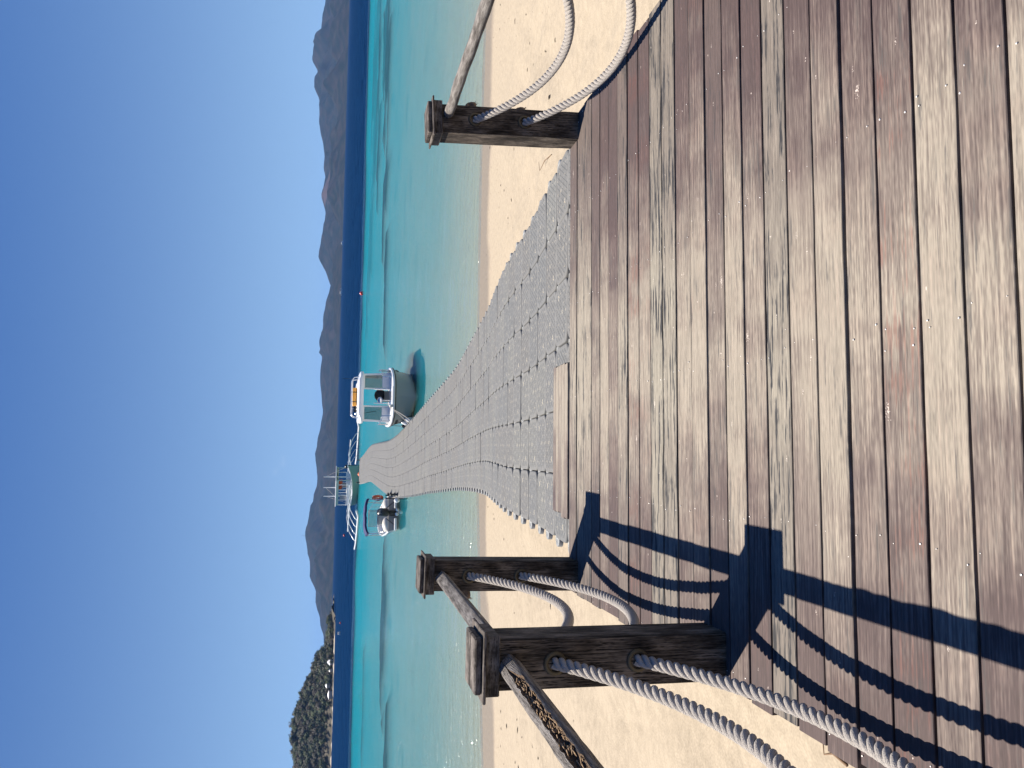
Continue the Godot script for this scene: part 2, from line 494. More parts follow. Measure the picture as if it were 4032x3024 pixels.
func make_shore():
	var sand := StandardMaterial3D.new()
	sand.vertex_color_use_as_albedo = true
	sand.roughness = 0.95
	sand.metallic_specular = 0.2
	var sp := field(512, 512, 55, 0.03, 5)
	var sq := field(512, 512, 56, 0.2, 2)
	var a := PackedByteArray(); a.resize(512 * 512 * 3)
	for i in 512 * 512:
		var v := 0.93 + (sp[i] / 255.0 - 0.5) * 0.1 + (sq[i] / 255.0 - 0.5) * 0.14
		a[i * 3] = int(clampf(v, 0, 1) * 255); a[i * 3 + 1] = int(clampf(v * 0.99, 0, 1) * 255); a[i * 3 + 2] = int(clampf(v * 0.97, 0, 1) * 255)
	sand.albedo_texture = tex(Image.create_from_data(512, 512, false, Image.FORMAT_RGB8, a))
	sand.heightmap_enabled = true
	sand.heightmap_texture = tex(grey_image(512, 512, 57, 0.02, 5))
	sand.heightmap_scale = 1.0
	sand.uv1_triplanar = true; sand.uv1_world_triplanar = true; sand.uv1_scale = Vector3.ONE * 0.55
	M.sand = sand
	var xs := spread(-60, -12, 2.0); xs.pop_back()
	var mid := spread(-12, 17, 0.11); mid.pop_back()
	xs += mid
	xs += spread(17, 80, 2.0)
	var zs := spread(30, 4, 1.0); zs.pop_back()
	zs += spread(4, -19, 0.11)
	tag(put(terrain(xs, zs, bed, bed_color), "beach", sand, self), "", "", "", "structure")
	var under: StandardMaterial3D = sand.duplicate()
	tag(put(terrain(spread(-140, 200, 0.85), spread(-19, -142, 0.6), bed, bed_color), "seabed", under, self), "", "", "", "structure")

	# the lagoon: a rippled surface over tinted water that stands between it and the sand
	var w := StandardMaterial3D.new()
	w.transparency = BaseMaterial3D.TRANSPARENCY_ALPHA
	w.albedo_color = Color(0.3, 0.72, 0.72, 0.06)
	w.roughness = 0.07
	w.metallic_specular = 0.29
	var rip := noise(61, 0.006, 5).get_seamless_image(1024, 1024)
	rip.convert(Image.FORMAT_RGBA8)
	rip.bump_map_to_normal_map(16.0)
	w.normal_enabled = true
	w.normal_texture = tex(rip)
	w.normal_scale = 1.8
	w.uv1_triplanar = true; w.uv1_world_triplanar = true; w.uv1_scale = Vector3(0.13, 0.13, 0.26)
	M.lagoon = w
	var pane := Mb.new()
	var calm := noise(62, 0.35, 3)
	tag(put(terrain(spread(-140, 200, 1.0), spread(-12, -126, 0.45), func(x, z): return WATER + calm.get_noise_2d(x * 0.6, z * 1.2) * 0.012), "lagoon", w, self), "", "", "", "structure")
	var fv := FogVolume.new()
	fv.name = "lagoon_water"
	fv.shape = RenderingServer.FOG_VOLUME_SHAPE_BOX
	fv.size = Vector3(338, 9, 112)
	fv.position = Vector3(30, WATER - 0.02 - 4.5, -13 - 56)
	var fm := FogMaterial.new()
	fm.density = 0.21
	fm.albedo = Color(0.04, 0.7, 0.79)
	fv.material = fm
	add_child(fv)
	tag(fv, "", "", "", "structure")
	# open sea beyond the drop-off
	var d: StandardMaterial3D = w.duplicate()
	d.transparency = BaseMaterial3D.TRANSPARENCY_DISABLED
	d.albedo_color = Color(0.045, 0.15, 0.275)
	d.specular_mode = BaseMaterial3D.SPECULAR_DISABLED
	d.roughness = 0.12
	d.normal_scale = 3.0
	d.uv1_scale = Vector3(0.011, 0.011, 0.02)
	var sea := Mb.new()
	var edge := noise(63, 0.05, 3)
	var near := PackedVector3Array(); var far := PackedVector3Array(); var out := PackedVector3Array()
	for i in 201:
		var x := lerpf(-140, 200, i / 200.0)
		near.append(Vector3(x, WATER - 0.004, -113.5 - edge.get_noise_2d(x, 0) * 7.0 - 0.0016 * (x - 10.0) * (x - 10.0) * (1.0 if x > 10.0 else 0.25)))
		far.append(Vector3(x * 12.0, WATER - 0.004, -1200))
		out.append(Vector3(x * 60.0, WATER - 0.004, -9000))
	sea.sheet([near, far, out], true)
	tag(put(sea.mesh(), "sea", d, self), "", "", "", "structure")
	for s in [-1, 1]: # the lagoon's water goes on along the shore outside the frame
		var side := Mb.new()
		var x0 := -140.0 if s < 0 else 200.0
		var x1 := -1680.0 if s < 0 else 2400.0
		var e: float = near[0].z if s < 0 else near[200].z
		var q := [Vector3(x0, WATER - 0.004, 40), Vector3(x1, WATER - 0.004, 40), Vector3(x1, WATER - 0.004, -1200), Vector3(x0, WATER - 0.004, e)]
		if s < 0: q.reverse()
		side.quad(q[0], q[1], q[2], q[3])
		var lm: StandardMaterial3D = d.duplicate()
		lm.albedo_color = Color(0.25, 0.55, 0.6)
		tag(put(side.mesh(), "side_water", lm, self), "", "", "", "structure")

const RIDGE := [[-2600,0],[-1364,0],[-1153,2],[-975,7],[-886,16],[-808,29],[-759,38],[-698,61],[-662,71],[-615,70],[-554,97],[-494,99],[-449,111],[-408,115],[-387,122],[-355,120],[-292,108],[-250,102],[-234,92],[-202,90],[-165,79],[-133,79],[-79,86],[-26,93],[0,84],[27,82],[80,74],[154,62],[203,68],[300,80],[404,74],[422,90],[441,82],[453,89],[472,91],[522,75],[596,72],[660,61],[723,45],[785,68],[846,102],[865,103],[1030,78],[1065,79],[1121,96],[1147,97],[1225,82],[1256,91],[1320,89],[1378,97],[1428,111],[1478,122],[1531,117],[1595,125],[1632,145],[1678,146],[1715,129],[1762,158],[1787,160],[1884,125],[1930,124],[2025,112],[2061,95],[2300,80],[3200,60]]

func make_hills():
	var gully := noise(71, 0.006, 5)
	var tone := noise(72, 0.02, 5)
	var m := StandardMaterial3D.new()
	m.vertex_color_use_as_albedo = true
	m.roughness = 1.0
	m.metallic_specular = 0.1
	bumpy(m, 73, 0.03, 0.004, 200.0)
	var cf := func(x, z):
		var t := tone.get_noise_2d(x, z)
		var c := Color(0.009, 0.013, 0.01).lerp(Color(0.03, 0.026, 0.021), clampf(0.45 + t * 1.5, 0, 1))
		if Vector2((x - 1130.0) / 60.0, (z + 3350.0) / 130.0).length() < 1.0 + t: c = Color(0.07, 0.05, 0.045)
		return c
	var far := func(x, z):
		var t := clampf((-z - 2950.0) / 550.0, 0.0, 1.6)
		var top := lut(RIDGE, x)
		var prof := t if t <= 1.0 else 1.0 - (t - 1.0) * 1.4
		var wrap := 1.0 - absf(t - 1.0)
		var g := gully.get_noise_2d(x * 1.6, z * 0.5) * 0.6 * clampf(1.0 - absf(t - 0.5) * 1.9, 0.0, 1.0)
		return WATER - 3.0 + (top + 4.0) * clampf(pow(prof, 0.8) * (1.0 + g), 0.0, 1.0)
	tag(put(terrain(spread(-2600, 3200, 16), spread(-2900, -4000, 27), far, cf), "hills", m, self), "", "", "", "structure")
	var front := func(x, z):
		var t := clampf((-z - 2500.0) / 280.0, 0.0, 1.8)
		var top := lut(RIDGE, x * 1.22 + 30.0) * clampf(0.42 + gully.get_noise_2d(x * 0.7 + 400.0, 7.0) * 0.7, 0.05, 0.62)
		var prof := t if t <= 1.0 else 1.0 - (t - 1.0) * 1.2
		return WATER - 4.0 + (top + 3.0) * clampf(prof * (1.0 + gully.get_noise_2d(x * 2.2, z) * 0.4 * (1.0 - absf(t - 1.0))), 0.0, 1.0)
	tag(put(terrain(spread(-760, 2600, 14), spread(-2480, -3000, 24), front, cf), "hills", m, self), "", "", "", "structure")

# the wooded headland: crest [x, height], about 610 m away
const CREST := [[-420.0, 30.0], [-330.0, 34.0], [-280.0, 31.0], [-250.0, 29.0], [-230.0, 31.0], [-219.0, 32.0], [-211.0, 31.0], [-201.0, 27.0], [-190.0, 24.0], [-182.0, 20.0], [-175.0, 17.0], [-163.0, 14.0], [-155.0, 8.0], [-144.0, 6.0], [-135.0, 4.0], [-128.0, 1.0], [-124.0, -3.0]]
var knoll := noise(81, 0.05, 3)

func head_front(x: float) -> float:
	return -570.0 - (x + 130.0) * -0.28

func head_height(x: float, z: float) -> float:
	var d := head_front(x) - z
	var t := clampf(d / 52.0, -0.2, 1.8)
	var top := maxf(lut(CREST, x) - 5.5, 0.4)
	var prof := t if t <= 1.0 else 1.0 - (t - 1.0) * 0.6
	return WATER + 0.2 + (top + 1.5) * clampf(prof, -0.3, 1.0) + knoll.get_noise_2d(x, z) * 1.6 * clampf(t * 3.0, 0.0, 1.0)

func crown_mesh(seed_: int, count: int) -> ArrayMesh:
	# a crown one unit in radius: leaf sprays scattered through lumps
	var r := RandomNumberGenerator.new()
	r.seed = seed_
	var b := Mb.new()
	var hubs := []
	for k in 9:
		hubs.append(Vector3(r.randf_range(-0.6, 0.6), r.randf_range(-0.35, 0.55), r.randf_range(-0.6, 0.6)))
	for k in count:
		var h: Vector3 = hubs[k % hubs.size()]
		var p := h + Vector3(r.randfn(), r.randfn() * 0.8, r.randfn()) * 0.2
		var out := (p + Vector3(0, 0.35, 0)).normalized()
		var side := out.cross(Vector3(r.randfn(), r.randfn(), r.randfn())).normalized()
		var up := side.cross(out).normalized()
		var s := r.randf_range(0.07, 0.17)
		var tip := p + out * s * 0.4
		var shade := r.randf_range(0.75, 1.25)
		b.col = Color(shade, shade, shade * 0.9)
		b.tri(p - side * s, p + side * s, tip + up * s * 1.3)
		b.tri(p + side * s * 0.8, p - side * s * 0.8, tip - up * s * 1.2)
	return b.mesh()

func make_headland():
	var soil := bumpy(flat(Color(0.07, 0.06, 0.04), 1.0), 82, 0.05, 0.15, 30.0)
	tag(put(terrain(spread(-420, -122, 4), spread(-470, -680, 5), head_height), "headland", soil, self), "", "", "", "structure")
	var leaf := StandardMaterial3D.new()
	leaf.vertex_color_use_as_albedo = true
	leaf.roughness = 0.8
	leaf.backlight_enabled = true
	leaf.backlight = Color(0.35, 0.35, 0.2)
	var shapes := []
	for k in 4: shapes.append(crown_mesh(90 + k, 230))
	var bark := flat(Color(0.1, 0.075, 0.055), 0.9)
	var r := RandomNumberGenerator.new()
	r.seed = 77
	var tints := [Color(0.05, 0.075, 0.024), Color(0.075, 0.066, 0.038), Color(0.04, 0.052, 0.02), Color(0.085, 0.068, 0.05), Color(0.075, 0.1, 0.026)]
	var spots := [[], [], [], []]
	for k in 2150:
		var x := r.randf_range(-418, -124)
		var t := pow(r.randf(), 0.8) * 1.25
		var z := head_front(x) - 3.5 - t * 52.0
		if lut(CREST, x) < 1.5: continue
		var size := r.randf_range(2.0, 3.9) * (0.75 if lut(CREST, x) < 10.0 else 1.0)
		spots[k % 4].append([Vector3(x, head_height(x, z) + size * 0.75, z), size, tints[r.randi() % 5]])
	for k in 4:
		var mm := MultiMesh.new()
		mm.transform_format = MultiMesh.TRANSFORM_3D
		mm.use_colors = true
		mm.mesh = shapes[k]
		mm.instance_count = spots[k].size()
		for i in spots[k].size():
			var s = spots[k][i]
			mm.set_instance_transform(i, Transform3D(Basis(Vector3.UP, r.randf() * TAU).scaled(Vector3(s[1], s[1] * r.randf_range(0.8, 1.15), s[1])), s[0]))
			mm.set_instance_color(i, s[2])
		var o := MultiMeshInstance3D.new()
		o.name = numbered("headland_woodland")
		o.multimesh = mm
		o.material_override = leaf
		add_child(o)
		tag(o, ["dense dark green and brown woodland covering the headland slope", "brownish dry scrub mixed through the headland woodland", "dark evergreen crowns crowding the headland slope", "grey brown crowns along the wooded headland"][k], "woodland", "woodland on the headland", "stuff")
	# single trees that stand clear along the sand below and on the crest
	var leafs := []
	for t in tints:
		var lm: StandardMaterial3D = leaf.duplicate()
		lm.albedo_color = t.linear_to_srgb()
		leafs.append(lm)
	for k in 26:
		var low := k < 14
		var x := lerpf(-127, -225, k / 13.0) + r.randf_range(-2, 2) if low else lerpf(-160, -228, (k - 14) / 11.0) + r.randf_range(-2, 2)
		var z := head_front(x) - (r.randf_range(3.0, 8.0) if low else 52.0)
		var g := head_height(x, z)
		var size := r.randf_range(1.7, 2.6) if low else r.randf_range(1.8, 2.8)
		var tr := thing("tree", "small tree standing above the sand strip at the headland's foot" if low else "tree rising from the crest of the wooded headland against the sky", "tree", Transform3D(Basis.IDENTITY, Vector3(x, g - 0.3, z)), "trees at the headland's foot" if low else "trees on the headland's crest")
		tubepart([Vector3.ZERO, Vector3(0.1, size * 0.7, 0.1), Vector3(-0.1, size * 1.5, 0)], [0.24, 0.17, 0.08], "trunk", bark, tr, 6)
		put(shapes[k % 4], "crown", leafs[k % 5], tr, Transform3D(Basis(Vector3.UP, k * 1.3).scaled(Vector3.ONE * size), Vector3(0, size * 1.5, 0)))
	# strip of sand, rocks and the pale roofs below the trees
	var strip := Mb.new()
	var lo := PackedVector3Array(); var hi := PackedVector3Array()
	for i in 60:
		var x := lerpf(-120, -330, i / 59.0)
		var z := head_front(x)
		lo.append(Vector3(x, WATER - 0.3, z + 7.0))
		hi.append(Vector3(x, WATER + 0.35 + knoll.get_noise_2d(x * 3, 0) * 0.9, z - 2.5))
	strip.sheet([lo, hi])
	tag(put(strip.mesh(), "far_sand", flat(Color(0.3, 0.26, 0.21), 1.0), self), "", "", "", "structure")
	var canvas := flat(Color(0.78, 0.78, 0.76), 0.6)
	for h in [[-153.5, 4.4, 3.4, "white peaked canvas pavilion among the trees at the headland's foot"], [-159.5, 2.2, 2.0, "small white hut half hidden by trees beside the peaked pavilion"], [-171.0, 3.4, 1.8, "white roofed cabin a little way up the wooded headland slope"], [-177.5, 6.0, 1.4, "long low white roofed shed on the headland's sand strip"]]:
		var x: float = h[0]
		var z := head_front(x) - (3.0 if h[3].begins_with("long") else 5.5)
		var y := maxf(head_height(x, z), WATER + 0.8) - 0.4
		if h[3].begins_with("white roofed"): y += 1.2
		var t := thing("beach_hut", h[3], "hut", Transform3D(Basis.IDENTITY, Vector3(x, y, z)), "white roofs on the headland")
		boxpart(Vector3(h[1] * 0.85, 2.4, 3.0), Vector3(0, 1.2, 0), "wall", flat(Color(0.3, 0.27, 0.24), 0.8), t, 0.05)
		var b := Mb.new()
		var w: float = h[1] * 0.5
		var e := 2.42
		var p := [Vector3(-w, e, 1.9), Vector3(w, e, 1.9), Vector3(w, e, -1.9), Vector3(-w, e, -1.9)]
		var ridge := [Vector3(-w * 0.25, e + h[2] * 0.6, 0), Vector3(w * 0.25, e + h[2] * 0.6, 0)]
		b.quad(p[0], p[1], ridge[1], ridge[0]); b.quad(p[2], p[3], ridge[0], ridge[1]); b.tri(p[1], p[2], ridge[1]); b.tri(p[3], p[0], ridge[0]); b.quad(p[3], p[2], p[1], p[0])
		part(b, "roof", canvas, t)

# ---------------------------------------------------------------- boardwalk
const DX0 := -0.905
const DX1 := 2.225
const DZ := -4.868
const PITCH := 0.1496

func make_boardwalk():
	var root := Node3D.new()
	root.name = "boardwalk"
	add_child(root)
	tag(root, "", "", "", "structure")
	var wob := noise(101, 0.8, 2)
	for i in 38:
		var b := Mb.new()
		var z0 := DZ + i * PITCH + (0.0 if i == 0 else rng.randf_range(0.004, 0.0065))
		var z1 := DZ + (i + 1) * PITCH - rng.randf_range(0.004, 0.007)
		var xa := DX0 + rng.randf_range(-0.012, 0.012)
		var xb := DX1 + rng.randf_range(-0.012, 0.012)
		var y := rng.randf_range(-0.003, 0.002)
		var tilt := rng.randf_range(-0.0015, 0.0015)
		var row := i % ROWS
		var v0 := (row + 0.03) / ROWS; var v1 := (row + 0.97) / ROWS
		var prof := [[0.0, -0.042, 0.0], [0.0, -0.0016, 0.02], [0.0018, 0.0, 0.04], [0.33, 0.0004, 0.33], [0.67, 0.0004, 0.67], [-0.0018, 0.0, 0.96], [0.0, -0.0016, 0.98], [0.0, -0.042, 1.0]]
		var rows := []
		var nseg := 30
		for s in nseg + 1:
			var x := lerpf(xa, xb, float(s) / nseg)
			var a := z0 + wob.get_noise_2d(x * 3.0, i * 7.3) * 0.0022
			var c := z1 + wob.get_noise_2d(x * 3.0, i * 7.3 + 3.1) * 0.0022
			var line := PackedVector3Array()
			for k in prof.size():
				var p = prof[k]
				var z: float = lerpf(a, c, p[0]) if k in [3, 4] else (a + p[0] if k < 4 else c + p[0])
				line.append(Vector3(x, y + p[1] + tilt * (k / 3.5 - 1.0), z))
			rows.append(line)
		for s in nseg:
			for k in prof.size() - 1:
				var ua := float(s) / nseg; var ub := float(s + 1) / nseg
				var va := lerpf(v0, v1, prof[k][2]); var vb := lerpf(v0, v1, prof[k + 1][2])
				b.quad(rows[s][k], rows[s][k + 1], rows[s + 1][k + 1], rows[s + 1][k], Vector2(ua, va), Vector2(ua, vb), Vector2(ub, vb), Vector2(ub, va))
			b.quad(rows[s][7], rows[s][0], rows[s + 1][0], rows[s + 1][7], Vector2(0.1, v0), Vector2(0.1, v1), Vector2(0.2, v1), Vector2(0.2, v0))
		for e in [0, nseg]:
			var mid := Vector3(rows[e][0].x, y - 0.02, (z0 + z1) * 0.5)
			for k in 8:
				var p: Vector3 = rows[e][k]; var q: Vector3 = rows[e][(k + 1) % 8]
				if e == 0: b.tri(mid, q, p, Vector2(0.5, v0), Vector2(0.51, v1), Vector2(0.5, v1))
				else: b.tri(mid, p, q, Vector2(0.5, v0), Vector2(0.51, v1), Vector2(0.5, v1))
		part(b, "plank", M.plank, root)
	var len_ := 38 * PITCH
	for x in [-0.85, -0.25, 0.35, 0.95, 1.55, 2.17]:
		boxpart(Vector3(0.05, 0.12, len_ - 0.02), Vector3(x, -0.0455 - 0.06, DZ + len_ * 0.5), "joist", M.post, root, 0.004, 2, 1.2)
	for z in [-4.6, -2.6, -0.6]:
		for x in [-0.7, 0.66, 2.02]:
			boxpart(Vector3(0.12, 0.9, 0.12), Vector3(x, -0.17 - 0.45, z), "pile", M.post, root, 0.01, 1, 1.2)
		boxpart(Vector3(3.0, 0.1, 0.1), Vector3(0.66, -0.166 - 0.05, z + 0.13), "bearer", M.post, root, 0.006, 0, 1.2)
	# nail heads along the joists
	var nb := Mb.new()
	nb.lathe([[0.0045, -0.002], [0.0045, 0.0006], [0.0032, 0.0014], [0.0, 0.0017]], 8)
	var mm := MultiMesh.new()
	mm.transform_format = MultiMesh.TRANSFORM_3D
	mm.mesh = nb.mesh()
	var spots := []
	for i in 34:
		for x in [-0.85, -0.25, 0.35, 0.95, 1.55, 2.17]:
			for f in [0.16, 0.84]:
				spots.append(Vector3(x + rng.randf_range(-0.02, 0.02), 0.0008, DZ + (i + f + rng.randf_range(-0.05, 0.05)) * PITCH))
				if rng.randf() < 0.12: spots.append(Vector3(x + rng.randf_range(-0.08, 0.08), 0.0008, DZ + (i + f + rng.randf_range(-0.08, 0.08)) * PITCH))
	mm.instance_count = spots.size()
	for i in spots.size():
		mm.set_instance_transform(i, Transform3D(Basis(Vector3(1, 0, 0.3).normalized(), rng.randf_range(-0.2, 0.2)).scaled(Vector3.ONE * rng.randf_range(0.3, 0.75)), spots[i]))
	var o := MultiMeshInstance3D.new()
	o.name = "nail_heads"
	o.multimesh = mm
	o.material_override = M.nail
	root.add_child(o)
	tag(o, "", "", "", "stuff")

func make_ramp():
	var t := thing("boarding_ramp", "short ramp of worn tan boards bridging boardwalk and floating dock", "ramp", Transform3D(Basis(Vector3.RIGHT, deg_to_rad(-8.5)), Vector3(0.075, -0.012, -4.905)))
	var n := 5
	for i in n:
		var b := Mb.new()
		var w := 0.138
		b.box(Vector3(1.06 + rng.randf_range(-0.02, 0.02), 0.03, w), 0.004)
		for k in b.t.size():
			var p := b.v[k]
			var row := [11, 14, 17, 21, 22][i] as int
			b.t[k] = Vector2(clampf((p.x + 0.98) / 3.13, 0, 1), (row + 0.5 + p.z / w * 0.9) / ROWS)
		part(b, "board", M.plank, t, Transform3D(Basis.IDENTITY, Vector3(rng.randf_range(-0.01, 0.01), 0, -0.075 - i * 0.145)))
	for x in [-0.42, 0.0, 0.42]:
		boxpart(Vector3(0.06, 0.05, 0.66), Vector3(x, -0.0405, -0.37), "batten", M.post, t, 0.004, 2)

# ---------------------------------------------------------------- railings
const POSTS := [
	# x, z, lean in x, label
	[-0.784, -4.772, 0.022, "weathered dark post at the boardwalk's seaward end, beyond the other posts on its side"],
	[-0.795, -2.893, 0.014, "weathered dark post midway along the side where the shadows start, rails on both sides"],
	[-0.795, -1.014, 0.0, "weathered dark post at the landward end of the split rail"],
	[2.132, -4.782, -0.045, "weathered post with one sunlit face at the end of the round pole rail"],
	[2.132, -2.9, -0.02, "weathered post at the landward end of the round pole rail"]]

func post_mesh(seed_: int, lean: float) -> Mb:
	var b := Mb.new()
	var nz := noise(seed_, 6.0, 3)
	var half := 0.092
	var rows := []
	var y0 := -0.28
	for s in 37:
		var y := lerpf(y0, 0.9, s / 36.0)
		var row := PackedVector3Array()
		for f in 4:
			var d := Vector3([1, 0, -1, 0][f], 0, [0, -1, 0, 1][f])
			var sd := Vector3([0, -1, 0, 1][f], 0, [-1, 0, 1, 0][f])
			for k in [-1.0, -0.93, -0.5, 0.0, 0.5, 0.93]:
				var p: Vector3 = d * half + sd * half * k
				if absf(k) > 0.9: p = d * half * (0.93 if k == -1.0 else 1.0) + sd * half * (0.999 if k == -1.0 else 0.93 * signf(k))
				if k == -1.0: p = d * half * 0.94 + sd * half * -1.0
				var nn := nz.get_noise_3d(p.x * 2.0, y * 0.35, p.z * 2.0 + f)
				var corner := 1.0 if absf(k) > 0.9 else 0.35
				p *= 1.0 - maxf(0.0, nn) * 0.055 * corner
				row.append(Vector3(p.x + lean * maxf(y, 0.0) / 0.9, y, p.z))
		row.append(row[0])
		rows.append(row)
	# grain runs up the post: u along the height
	b.sheet(rows, true, false, true, Vector2(seed_ * 0.13, 0), Vector2(seed_ * 0.13 + 0.75, 1.5))
	return b

func make_post(i: int):
	var d = POSTS[i]
	var t := thing("railing_post", d[3], "post", Transform3D(Basis.IDENTITY, Vector3(d[0], 0, d[1])), "railing posts")
	part(post_mesh(110 + i, d[2]), "shaft", M.post, t)
	var lx: float = d[2]
	var tw := Basis(Vector3.UP, rng.randf_range(-0.03, 0.03)) * Basis(Vector3.BACK, -lx * 0.9)
	boxpart(Vector3(0.214, 0.052, 0.214), Transform3D(tw, Vector3(lx, 0.926, 0)), "cap_block", M.cap, t, 0.0035, 0, 1.5)
	boxpart(Vector3(0.252, 0.011, 0.252), Transform3D(tw, Vector3(lx, 0.9585, 0)), "cap_flange", M.cap, t, 0.0025, 0, 1.5)
	for s in [-1, 1]: # the top is two boards with a joint between them
		var b := Mb.new()
		b.box(Vector3(0.2, 0.028, 0.098), 0.0055, Transform3D.IDENTITY, 0, 1.6, Vector2(rng.randf(), rng.randf()))
		part(b, "cap_board", M.cap, t, Transform3D(tw, Vector3(lx, 0.978, s * 0.05)))
	for y in [0.69, 0.366]:
		var off: float = lx * y / 0.9
		for s in [-1, 1]:
			var b := Mb.new()
			var at := Transform3D(Basis(Vector3.RIGHT, PI / 2 * s), Vector3(off, y, s * 0.0925))
			b.lathe([[0.044, -0.004], [0.044, 0.003], [0.041, 0.007], [0.033, 0.009], [0.028, 0.007], [0.027, -0.004]], 26, at)
			part(b, "grommet", M.brass, t)

func strand_rope(path: Array, t: Node, R := 0.0232, turn := 0.106):
	# three strands laid round one another
	var fr := []
	var run := 0.0
	for i in path.size():
		if i > 0: run += path[i].distance_to(path[i - 1])
		var tg: Vector3 = (path[mini(i + 1, path.size() - 1)] - path[maxi(i - 1, 0)]).normalized()
		var nn := Vector3.RIGHT
		nn = (nn - tg * nn.dot(tg)).normalized()
		fr.append([path[i], nn, tg.cross(nn), run])
	for k in 3:
		var pts := []
		for f in fr:
			var a: float = TAU * (f[3] / turn + k / 3.0)
			pts.append(f[0] + (f[1] * cos(a) + f[2] * sin(a)) * R * 0.575)
		var b := Mb.new()
		b.tube(pts, R * 0.5, 9)
		part(b, "strand", M.rope, t)

func hang(a: Vector3, b: Vector3, sag: float, n: int) -> Array:
	var out := []
	for i in n + 1:
		var t := float(i) / n
		out.append(a.lerp(b, t) + Vector3(0, -4.0 * sag * t * (1.0 - t), 0))
	return out

func make_railings():
	for i in POSTS.size(): make_post(i)
	var at := func(i: int, y: float, front: bool) -> Vector3:
		var d = POSTS[i]
		return Vector3(d[0] + d[2] * y / 0.9, y, d[1] + (0.085 if front else -0.085))
	var bays := [[0, 1, "between the two posts beyond the split rail"], [1, 2, "beside the split rail"], [3, 4, "below the round pole rail"]]
	for bay in bays:
		for y in [0.69, 0.366]:
			var sag: float = 0.315 if y > 0.5 else 0.305
			var t := thing("rope", "%s white three strand rope sagging %s" % ["upper" if y > 0.5 else "lower", bay[2]], "rope", Transform3D.IDENTITY, "ropes strung through the railing posts")
			strand_rope(hang(at.call(bay[0], y, true), at.call(bay[1], y, false), sag, 260), t)
	# rope ends knotted on the outer faces of the end posts
	for k in [[0, -0.122, 0.695], [3, 0.116, 0.7], [3, 0.118, 0.372]]:
		var d = POSTS[k[0]]
		var b := Mb.new()
		var c := Vector3(d[0] + d[2] * 0.7 + k[1], k[2], d[1] + 0.01)
		for q in 3:
			b.ring(0.016, 0.016, Transform3D(Basis(Vector3(1, q * 0.7 - 0.5, 0.6).normalized(), q * 1.1), c + Vector3(0, (q - 1) * 0.011, 0)), 14, 7)
		for q in 9:
			var e := c + Vector3(signf(k[1]) * rng.randf_range(0.02, 0.035), rng.randf_range(-0.045, -0.02), rng.randf_range(-0.02, 0.02))
			b.tube([c, (c + e) * 0.5 + Vector3(0, 0.006, 0), e], [0.003, 0.002, 0.0008], 4)
		tag(part(b, "rope_knot", M.rope_old, self), "frayed brown rope end knotted on the %s" % ["seaward post's outer face, shadow side", "sunlit end post, upper knot", "sunlit end post, lower knot"][0 if k[0] == 0 else (1 if k[2] > 0.5 else 2)], "knot")
	# handrails
	var h := thing("handrail", "grey squared timber rail between the two posts beyond the split rail", "handrail")
	var b := Mb.new()
	rail_beam(b, Vector3(-0.775, 0.853, -4.7), Vector3(-0.782, 0.858, -2.98), 0.07, 0.068, 0.012, 121)
	part(b, "beam", M.rail, h)
	h = thing("handrail", "grey timber rail split open along its top with a rotten brown core", "handrail")
	split_rail(h, Vector3(-0.785, 0.862, -2.81), Vector3(-0.79, 0.892, -1.1))
	h = thing("handrail", "rounded silver grey pole rail in full sun", "handrail")
	b = Mb.new()
	var pts := []; var rad := []
	var nz := noise(123, 2.0, 3)
	for i in 41:
		var t := i / 40.0
		pts.append(Vector3(2.112, 0.862, -4.7).lerp(Vector3(2.115, 0.858, -2.98), t) + Vector3(nz.get_noise_1d(t * 1.2), nz.get_noise_1d(t * 1.2 + 9), 0) * 0.008)
		rad.append(0.031 + nz.get_noise_1d(t * 3 + 30) * 0.003 - (0.008 if i == 0 else 0.0))
	b.tube(pts, rad, 18, true, 0.9)
	part(b, "pole", M.rail, h)

func rail_beam(b: Mb, a: Vector3, c: Vector3, w: float, h: float, ch: float, seed_: int):
	var nz := noise(seed_, 4.0, 3)
	var rows := []
	for i in 49:
		var t := i / 48.0
		var p := a.lerp(c, t)
		var row := PackedVector3Array()
		var hw := w * 0.5; var hh := h * 0.5
		for q in [[-hw, -hh + ch], [-hw, 0.0], [-hw, hh - ch], [-hw + ch * 0.25, hh - ch * 0.25], [-hw + ch, hh], [0.0, hh], [hw - ch, hh], [hw - ch * 0.25, hh - ch * 0.25], [hw, hh - ch], [hw, 0.0], [hw, -hh + ch], [hw - ch, -hh], [0.0, -hh], [-hw + ch, -hh], [-hw, -hh + ch]]:
			var k := 1.0 - maxf(0.0, nz.get_noise_3d(q[0] * 20, q[1] * 20, t * 1.6)) * 0.1
			row.append(p + Vector3(q[0] * k, q[1] * k, 0).rotated(Vector3.BACK, -0.7))
		rows.append(row)
	b.sheet(rows, false, false, true, Vector2.ZERO, Vector2(1.5, 1.2))
	for e in [0, 48]:
		for k in 14:
			if e == 0: b.tri(a, rows[e][k], rows[e][k + 1])
			else: b.tri(c, rows[e][k + 1], rows[e][k])

